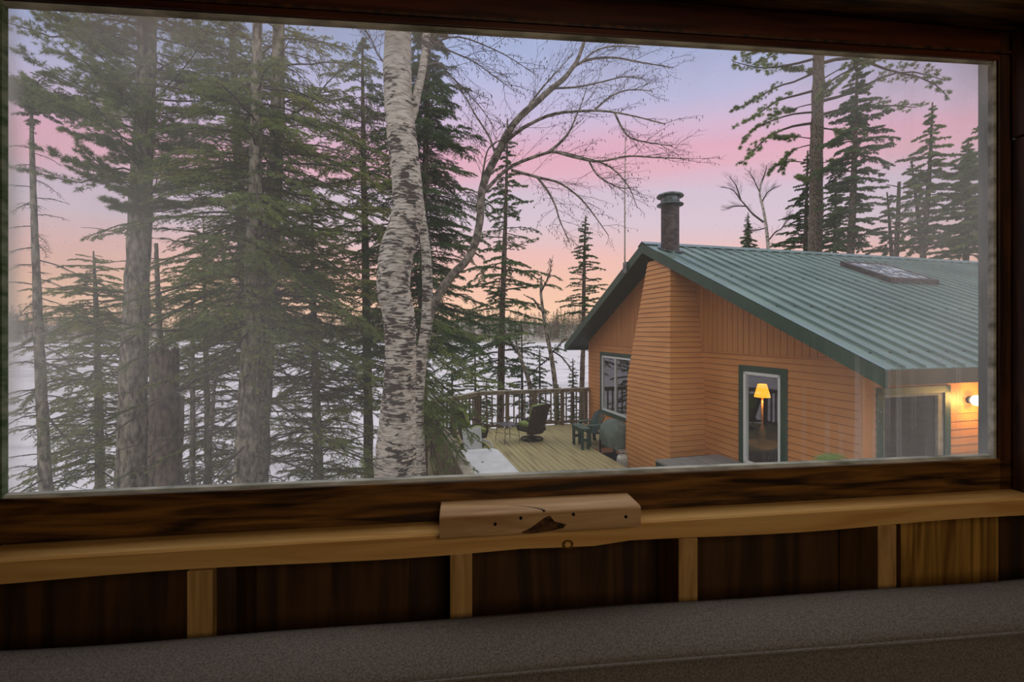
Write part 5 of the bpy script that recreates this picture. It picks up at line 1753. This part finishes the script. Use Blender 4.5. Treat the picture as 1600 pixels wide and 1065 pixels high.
    conifer('fir_tree', 'straight fir just beyond its twin, nearer the big birch', [(436, -20), (434, 160), (430, 280), (424, 380), (415, 520), (407, 640), (403, 775)], [16, 20, 22, 24, 27, 30, 32], 8.0,
            (40, 560), [(40, 120), (200, 150), (400, 190), (560, 190)], nb=58, e0=0.02, curve=-0.22, T=18, tw=0.32, dens=100, need='fir2', group=G, seed=25, live=0.8,
            extra=[X([(432, 190), (480, 165), (520, 120), (560, 90)], 8.0, 7.6), X([(430, 230), (500, 245), (560, 270), (600, 300)], 8.0, 7.4), X([(428, 300), (500, 310), (570, 340), (610, 380)], 8.0, 7.4)])
    conifer('fir_tree', 'bushy young fir filling the gap between the twin firs and the big birch', [(487, 300), (489, 430), (492, 560), (496, 680), (498, 775)], [2, 7, 11, 14, 16], 8.8,
            (308, 770), [(308, 16), (380, 70), (460, 115), (560, 130), (770, 140)], nb=80, e0=0.05, curve=-0.18, T=16, tw=0.36, dens=105, need='fir2', group=G, seed=26, live=0.85)
    conifer('fir_tree', 'feathery fir low behind the broken stump', [(146, 392), (150, 480), (155, 660), (156, 775)], [2, 7, 11, 13], 10.5,
            (398, 740), [(398, 22), (440, 75), (520, 105), (740, 120)], nb=80, e0=0.05, curve=-0.2, T=14, tw=0.36, dens=95, nl=0.028, nw=0.006, need='fir2', group=G, seed=27, live=0.9)
    conifer('fir_tree', 'fir with yellowish boughs low between the stump and the twin firs', [(318, 350), (320, 480), (324, 640), (326, 775)], [2, 6, 9, 11], 10.2,
            (360, 760), [(360, 20), (450, 75), (560, 95), (760, 105)], nb=76, e0=0.05, curve=-0.2, T=14, tw=0.36, dens=95, nl=0.028, nw=0.006, need='fir2', group=G, seed=28, live=0.85)
    conifer('fir_tree', 'tall fir half hidden behind the big birch on its shaded side', [(566, 60), (568, 250), (572, 450), (575, 640), (576, 775)], [3, 8, 12, 14, 15], 10.4,
            (70, 640), [(70, 30), (160, 70), (300, 105), (450, 120), (640, 110)], nb=64, e0=0.02, curve=-0.22, T=18, tw=0.36, dens=95, nl=0.027, nw=0.006, need='fir', bark='bark2', group=G, seed=31, live=0.9)
    conifer('spruce_tree', 'dense dark spruce rising behind the big birch', [(672, 0), (668, 150), (664, 280), (662, 400), (660, 520), (660, 690)], [5, 8, 10, 12, 14, 16], 9.8,
            (20, 560), [(20, 25), (100, 48), (200, 84), (280, 98), (400, 98), (480, 120), (560, 120)], nb=110, e0=0.02, curve=-0.25, T=22, tw=0.42, dens=100, nl=0.026, nw=0.0062, need='spruce', bark='bark2', group=G, seed=29, live=0.95,
            extra=[X([(664, 440), (720, 462), (770, 480)], 9.8, 9.0), X([(664, 470), (730, 490), (790, 500), (840, 505)], 9.8, 9.4)])
    conifer('fir_tree', 'low fir hanging its boughs over the corner of the deck', [(640, 470), (643, 560), (646, 660), (648, 775)], [5, 8, 10, 12], 6.9,
            (480, 640), [(480, 25), (640, 70)], nb=10, e0=0.0, curve=-0.3, T=16, tw=0.36, dens=120, need='fir', bark='bark', group=G, seed=30,
            extra=[X([(644, 545), (670, 590), (700, 622), (735, 640)], 6.9, 6.4), X([(648, 600), (672, 640), (700, 690), (738, 735)], 6.9, 6.2, 1.0, 0.36), X([(646, 570), (680, 620), (715, 655), (748, 690)], 6.9, 6.3, 1.0, 0.36),
                   X([(642, 500), (690, 545), (740, 585), (800, 600)], 6.9, 6.6), X([(648, 620), (668, 670), (682, 715), (692, 745)], 6.9, 6.3, 1.0, 0.34), X([(643, 530), (690, 565), (740, 600), (770, 604)], 6.9, 6.6), X([(648, 590), (690, 640), (728, 668)], 6.9, 6.2, 1.0, 0.4),
                   X([(646, 560), (690, 600), (720, 630), (742, 650)], 6.9, 6.4, 1.0, 0.4), X([(648, 610), (690, 665), (720, 705)], 6.9, 6.3, 1.0, 0.4), X([(642, 480), (700, 510), (760, 525), (820, 520)], 6.9, 7.2)])
    for p, wd, yy, lab, sd in (([(244, 380), (246, 440), (250, 520), (262, 640), (272, 775)], [5, 7, 8, 10, 12], 9.4, 'slim bare sapling rising behind the broken stump', 41),
                               ([(300, 470), (301, 560), (301, 680), (300, 775)], [3, 6, 8, 9], 9.0, 'thin upright bare sapling just past the broken stump', 42),
                               ([(338, 560), (332, 640), (326, 710), (320, 775)], [3, 6, 7, 8], 9.2, 'leaning bare sapling in front of the twin firs', 43),
                               ([(283, 620), (280, 690), (273, 775)], [9, 12, 15], 7.4, 'short bare stem leaning against the broken stump', 44)):
        bare_tree(lab, p, wd, yy, [], sd, 0.9, 0.8, 'bare saplings among the firs', 0, 16, 7)

    # ---------------- beyond the railing
    G2 = 'evergreens on the shore beyond the railing'
    conifer('spruce_tree', 'tall thin-topped spruce standing behind the railing and the swivel chairs', [(793, 185), (791, 300), (787, 420), (784, 520), (782, 640), (782, 700)], [2, 5, 8, 10, 12, 13], 19.0,
            (190, 580), [(190, 5), (250, 22), (330, 48), (420, 75), (500, 95), (580, 95)], nb=88, e0=0.05, curve=-0.22, T=12, U=5, tw=0.36, dens=46, nl=0.055, nw=0.016, need='spruce', bark='bark2', group=G2, seed=51, wood_r=1.3)
    conifer('spruce_tree', 'small pointed spruce seen between the bare limb and the green eave', [(915, 336), (913, 400), (912, 470), (911, 540), (909, 620), (908, 700)], [1.5, 4, 6, 7, 8, 9], 23.0,
            (338, 490), [(338, 3), (370, 14), (420, 26), (455, 36), (490, 34)], nb=66, e0=0.12, curve=-0.15, T=11, U=5, tw=0.38, dens=40, nl=0.06, nw=0.020, need='spruce', bark='bark2', group=G2, seed=52, wood_r=1.5,
            dead=dict(n=14, yr=(500, 620), hl=[(500, 26), (620, 24)], tw=0.3))
    rsd = 60
    for (cx, ty, Yv, hw, mt, lab) in ((706, 545, 16.5, 40, 'spruce', 'young spruce by the lake behind the railing corner'), (742, 520, 17.0, 46, 'fir', 'young fir by the lake just past the railing corner'),
                                      (815, 500, 18.5, 50, 'spruce', 'young spruce behind the railing above the dark wicker back'), (760, 590, 16.2, 28, 'fir', 'seedling fir behind the railing between the swivel chairs'),
                                      (843, 545, 17.5, 30, 'spruce', 'small spruce behind the railing beside the leaning bare tree'), (895, 560, 17.5, 24, 'spruce', 'small spruce behind the railing nearest the cabin corner'),
                                      (872, 600, 16.8, 22, 'fir', 'seedling fir behind the railing next to the cabin corner')):
        rsd += 1
        by = HY + (CZ - float(gz((cx - 800) / F * Yv, Yv))) / Yv * F
        conifer('fir_tree' if mt == 'fir' else 'spruce_tree', lab, [(cx, ty), (cx + 1, (ty + by) / 2), (cx, by - 4)], [1.5, 5, 7], Yv, (ty + 2, min(by, 700) - 20), [(ty, 3), (ty + 60, hw * 0.7), (by, hw)], nb=46,
                e0=0.1, curve=-0.15, T=10, U=4, tw=0.38, dens=42, nl=0.05, nw=0.015, need=mt, bark='bark2', group='young evergreens behind the railing', seed=rsd, wood_r=1.3, live=0.9)
    bare_tree('crooked leaning bare tree behind the railing beside the eave', [(846, 432), (845, 455), (849, 490), (855, 525), (862, 560), (868, 610), (871, 690)], [3, 4, 5, 6, 7, 8, 9], 17.0,
              [([(849, 490), (835, 470), (822, 462)], 3), ([(846, 455), (858, 430), (862, 405)], 2.5), ([(858, 545), (880, 560), (900, 590)], 3), ([(860, 555), (872, 540), (885, 530)], 2.2)], 71, 0.9, 1.4, catkins=0.3)
    bare_tree('bare stem leaning behind the dark wicker chair back', [(806, 530), (812, 556), (827, 598), (836, 660), (840, 700)], [3, 5, 7, 8, 9], 17.4, [([(812, 556), (800, 540), (790, 520)], 2.5), ([(824, 590), (845, 570), (858, 560)], 2.5)], 72, 0.9, 1.4, catkins=0.3)

    # ---------------- behind the cabin
    G3 = 'trees standing behind the green roof'
    red = [[(1273, 113), (1240, 128), (1213, 136), (1175, 158), (1145, 172)], [(1273, 141), (1240, 150), (1213, 158), (1185, 178), (1160, 192)], [(1273, 175), (1240, 178), (1213, 186), (1180, 200), (1158, 226)],
           [(1272, 192), (1235, 198), (1200, 214), (1178, 235), (1158, 256)], [(1271, 258), (1245, 252), (1215, 256), (1200, 272)], [(1278, 90), (1240, 100), (1190, 106), (1145, 96)], [(1278, 70), (1240, 78), (1200, 76), (1160, 86)],
           [(1281, 126), (1305, 112), (1330, 100), (1370, 95)], [(1281, 150), (1300, 138), (1326, 112)], [(1284, 158), (1330, 145), (1380, 120), (1425, 112), (1475, 125)], [(1282, 180), (1330, 168), (1390, 165), (1432, 168)],
           [(1280, 100), (1330, 90), (1390, 110), (1450, 125), (1480, 150)], [(1272, 225), (1245, 232), (1225, 248), (1222, 268)], [(1280, 200), (1310, 205), (1330, 215)]]
    conifer('pine_tree', 'tall red pine with bunched needles on wide bare boughs, behind the roof', [(1280, 20), (1279, 90), (1278, 150), (1276, 230), (1275, 320), (1273, 420), (1271, 500)], [14, 15, 16, 18, 19, 20, 21], 30.0,
            (20, 300), [(20, 90), (160, 90), (300, 45)], nb=12, T=14, U=3, tw=0.32, dens=26, nl=0.19, nw=0.034, need='pineneed', style='pine', bark='bark2', group=G3, seed=81, live=0.75, wood_r=1.6, e0=0.1, curve=0.0,
            s0=0.38, droop=-0.03, extra=[X(p, 30.0, 30.0 + (-1) ** k * 1.2, 1.0, 0.27) for k, p in enumerate(red)])
    SP = dict(e0=0.04, curve=-0.16, T=15, U=5, tw=0.42, dens=36, nl=0.085, nw=0.028, bark='bark2', group=G3, wood_r=1.8)
    conifer('spruce_tree', 'tall dense spruce next to the red pine trunk', [(1340, 70), (1337, 200), (1333, 300), (1328, 430)], [2, 6, 9, 11], 27.0, (80, 380), [(80, 10), (130, 20), (180, 42), (235, 55), (260, 48), (300, 40), (380, 50)], nb=90, need='spruce', seed=82, **SP)
    conifer('spruce_tree', 'open-crowned spruce with pale trunk near the roof end', [(1457, 160), (1453, 260), (1448, 330), (1441, 430)], [2, 5, 7, 8], 25.0, (165, 385), [(165, 5), (210, 20), (250, 38), (300, 44), (385, 36)], nb=66, need='pineneed', seed=83, live=0.85, **SP)
    conifer('spruce_tree', 'leaning thin spruce right beside the open-crowned one', [(1424, 250), (1430, 300), (1437, 360), (1444, 430)], [2, 4, 6, 7], 26.0, (255, 385), [(255, 6), (300, 26), (385, 30)], nb=26, need='pineneed', seed=84, live=0.7, **SP)
    conifer('spruce_tree', 'broad dark spruce at the roof end by the window jamb', [(1513, 220), (1511, 330), (1509, 430)], [2, 6, 8], 24.0, (225, 400), [(225, 5), (280, 26), (330, 42), (400, 55)], nb=95, need='pineneed', seed=85, **SP)
    conifer('spruce_tree', 'spruce partly hidden behind the grey window jamb', [(1548, 150), (1548, 300), (1548, 430)], [3, 7, 9], 22.5, (160, 400), [(160, 12), (220, 42), (400, 50)], nb=44, need='pineneed', seed=86, live=0.8, **SP)
    conifer('spruce_tree', 'lower spruce filling in behind the red pine trunk', [(1262, 235), (1260, 320), (1258, 430)], [2, 5, 7], 33.0, (240, 395), [(240, 4), (300, 20), (350, 38), (395, 56)], nb=64, need='spruce', seed=87, **SP)
    conifer('spruce_tree', 'short spruce between the red pine and the dense spruce', [(1306, 275), (1305, 340), (1304, 430)], [2, 4, 6], 31.0, (280, 395), [(280, 4), (330, 18), (395, 28)], nb=52, need='spruce', seed=88, **SP)
    conifer('spruce_tree', 'sparse spruce beside the bare broken snag', [(1386, 300), (1390, 350), (1394, 430)], [2, 4, 6], 28.0, (305, 395), [(305, 10), (350, 28), (395, 36)], nb=24, need='spruce', seed=89, live=0.8, **SP)
    conifer('spruce_tree', 'tiny pointed spruce peeking over the ridge', [(1169, 332), (1168, 370), (1167, 430)], [1.2, 3, 4], 34.0, (334, 392), [(334, 2), (392, 14)], nb=44, need='spruce', seed=90, **SP)
    line, R, tv, tq = trunk_mesh([(1405, 284), (1403, 340), (1400, 430)], [4, 6, 7], 27.0, sides=8, K=14, seed=4)
    root = thing('tree_snag', 'bare broken-topped snag standing among the spruces', 'dead tree', line[0] + np.array([0, 0, 0.12]), 0, None)
    a = Acc(); a.quads(tv, tq); a.build('trunk', MT['bark2'], root)
    a = Acc()
    for l in ([(1404, 292), (1395, 290), (1385, 288)], [(1403, 320), (1410, 316), (1415, 315)], [(1402, 350), (1394, 346), (1388, 348)]):
        pts = smooth_poly([P(x, y, 27.0) for x, y in l], 6)
        v, q = tubes(pts[None], np.linspace(0.04, 0.015, 6)[None], 5); a.quads(v, q)
    a.build('branch_stubs', MT['twig'], root)
    bare_tree('wispy bare birch over the ridge below the red pine boughs', [(1191, 279), (1188, 291), (1187, 305), (1192, 324), (1196, 345), (1199, 372), (1202, 430)], [1.8, 2.4, 3, 3.6, 4, 5, 6], 29.0,
              [([(1193, 347), (1175, 333), (1166, 322), (1157, 312), (1144, 296), (1126, 292)], 3.2), ([(1187, 300), (1178, 281), (1170, 267)], 2), ([(1190, 285), (1196, 268), (1198, 258)], 2.6), ([(1157, 312), (1150, 290), (1140, 276)], 2.5),
               ([(1166, 322), (1150, 322), (1135, 326)], 2.2), ([(1202, 374), (1212, 362), (1222, 356), (1236, 330)], 2.2), ([(1197, 356), (1180, 360), (1166, 362)], 2), ([(1190, 316), (1200, 300), (1212, 292)], 2.2)], 91, 2.6, 1.1, catkins=0.45, n1=14, n2=7, bark='birch')

MT['peel'] = M_('curled birch bark', S(172, 152, 132), S(226, 212, 194), 0.8, (20, 20, 20), 4)
MT['birchlimb'] = M_('grey birch limb bark', S(70, 62, 54), S(150, 138, 124), 0.85, (14, 14, 14), 6, 0.38, 0.66, 0.004, (40, 40, 40))
MT['splint'] = M_('splintered wood', S(92, 62, 40), S(140, 104, 70), 0.9, (20, 20, 6))
build_trees()
tris = sum(len(o.data.polygons) for o in bpy.data.objects if o.type == 'MESH')
print('polygons', tris, 'objects', len(bpy.data.objects))
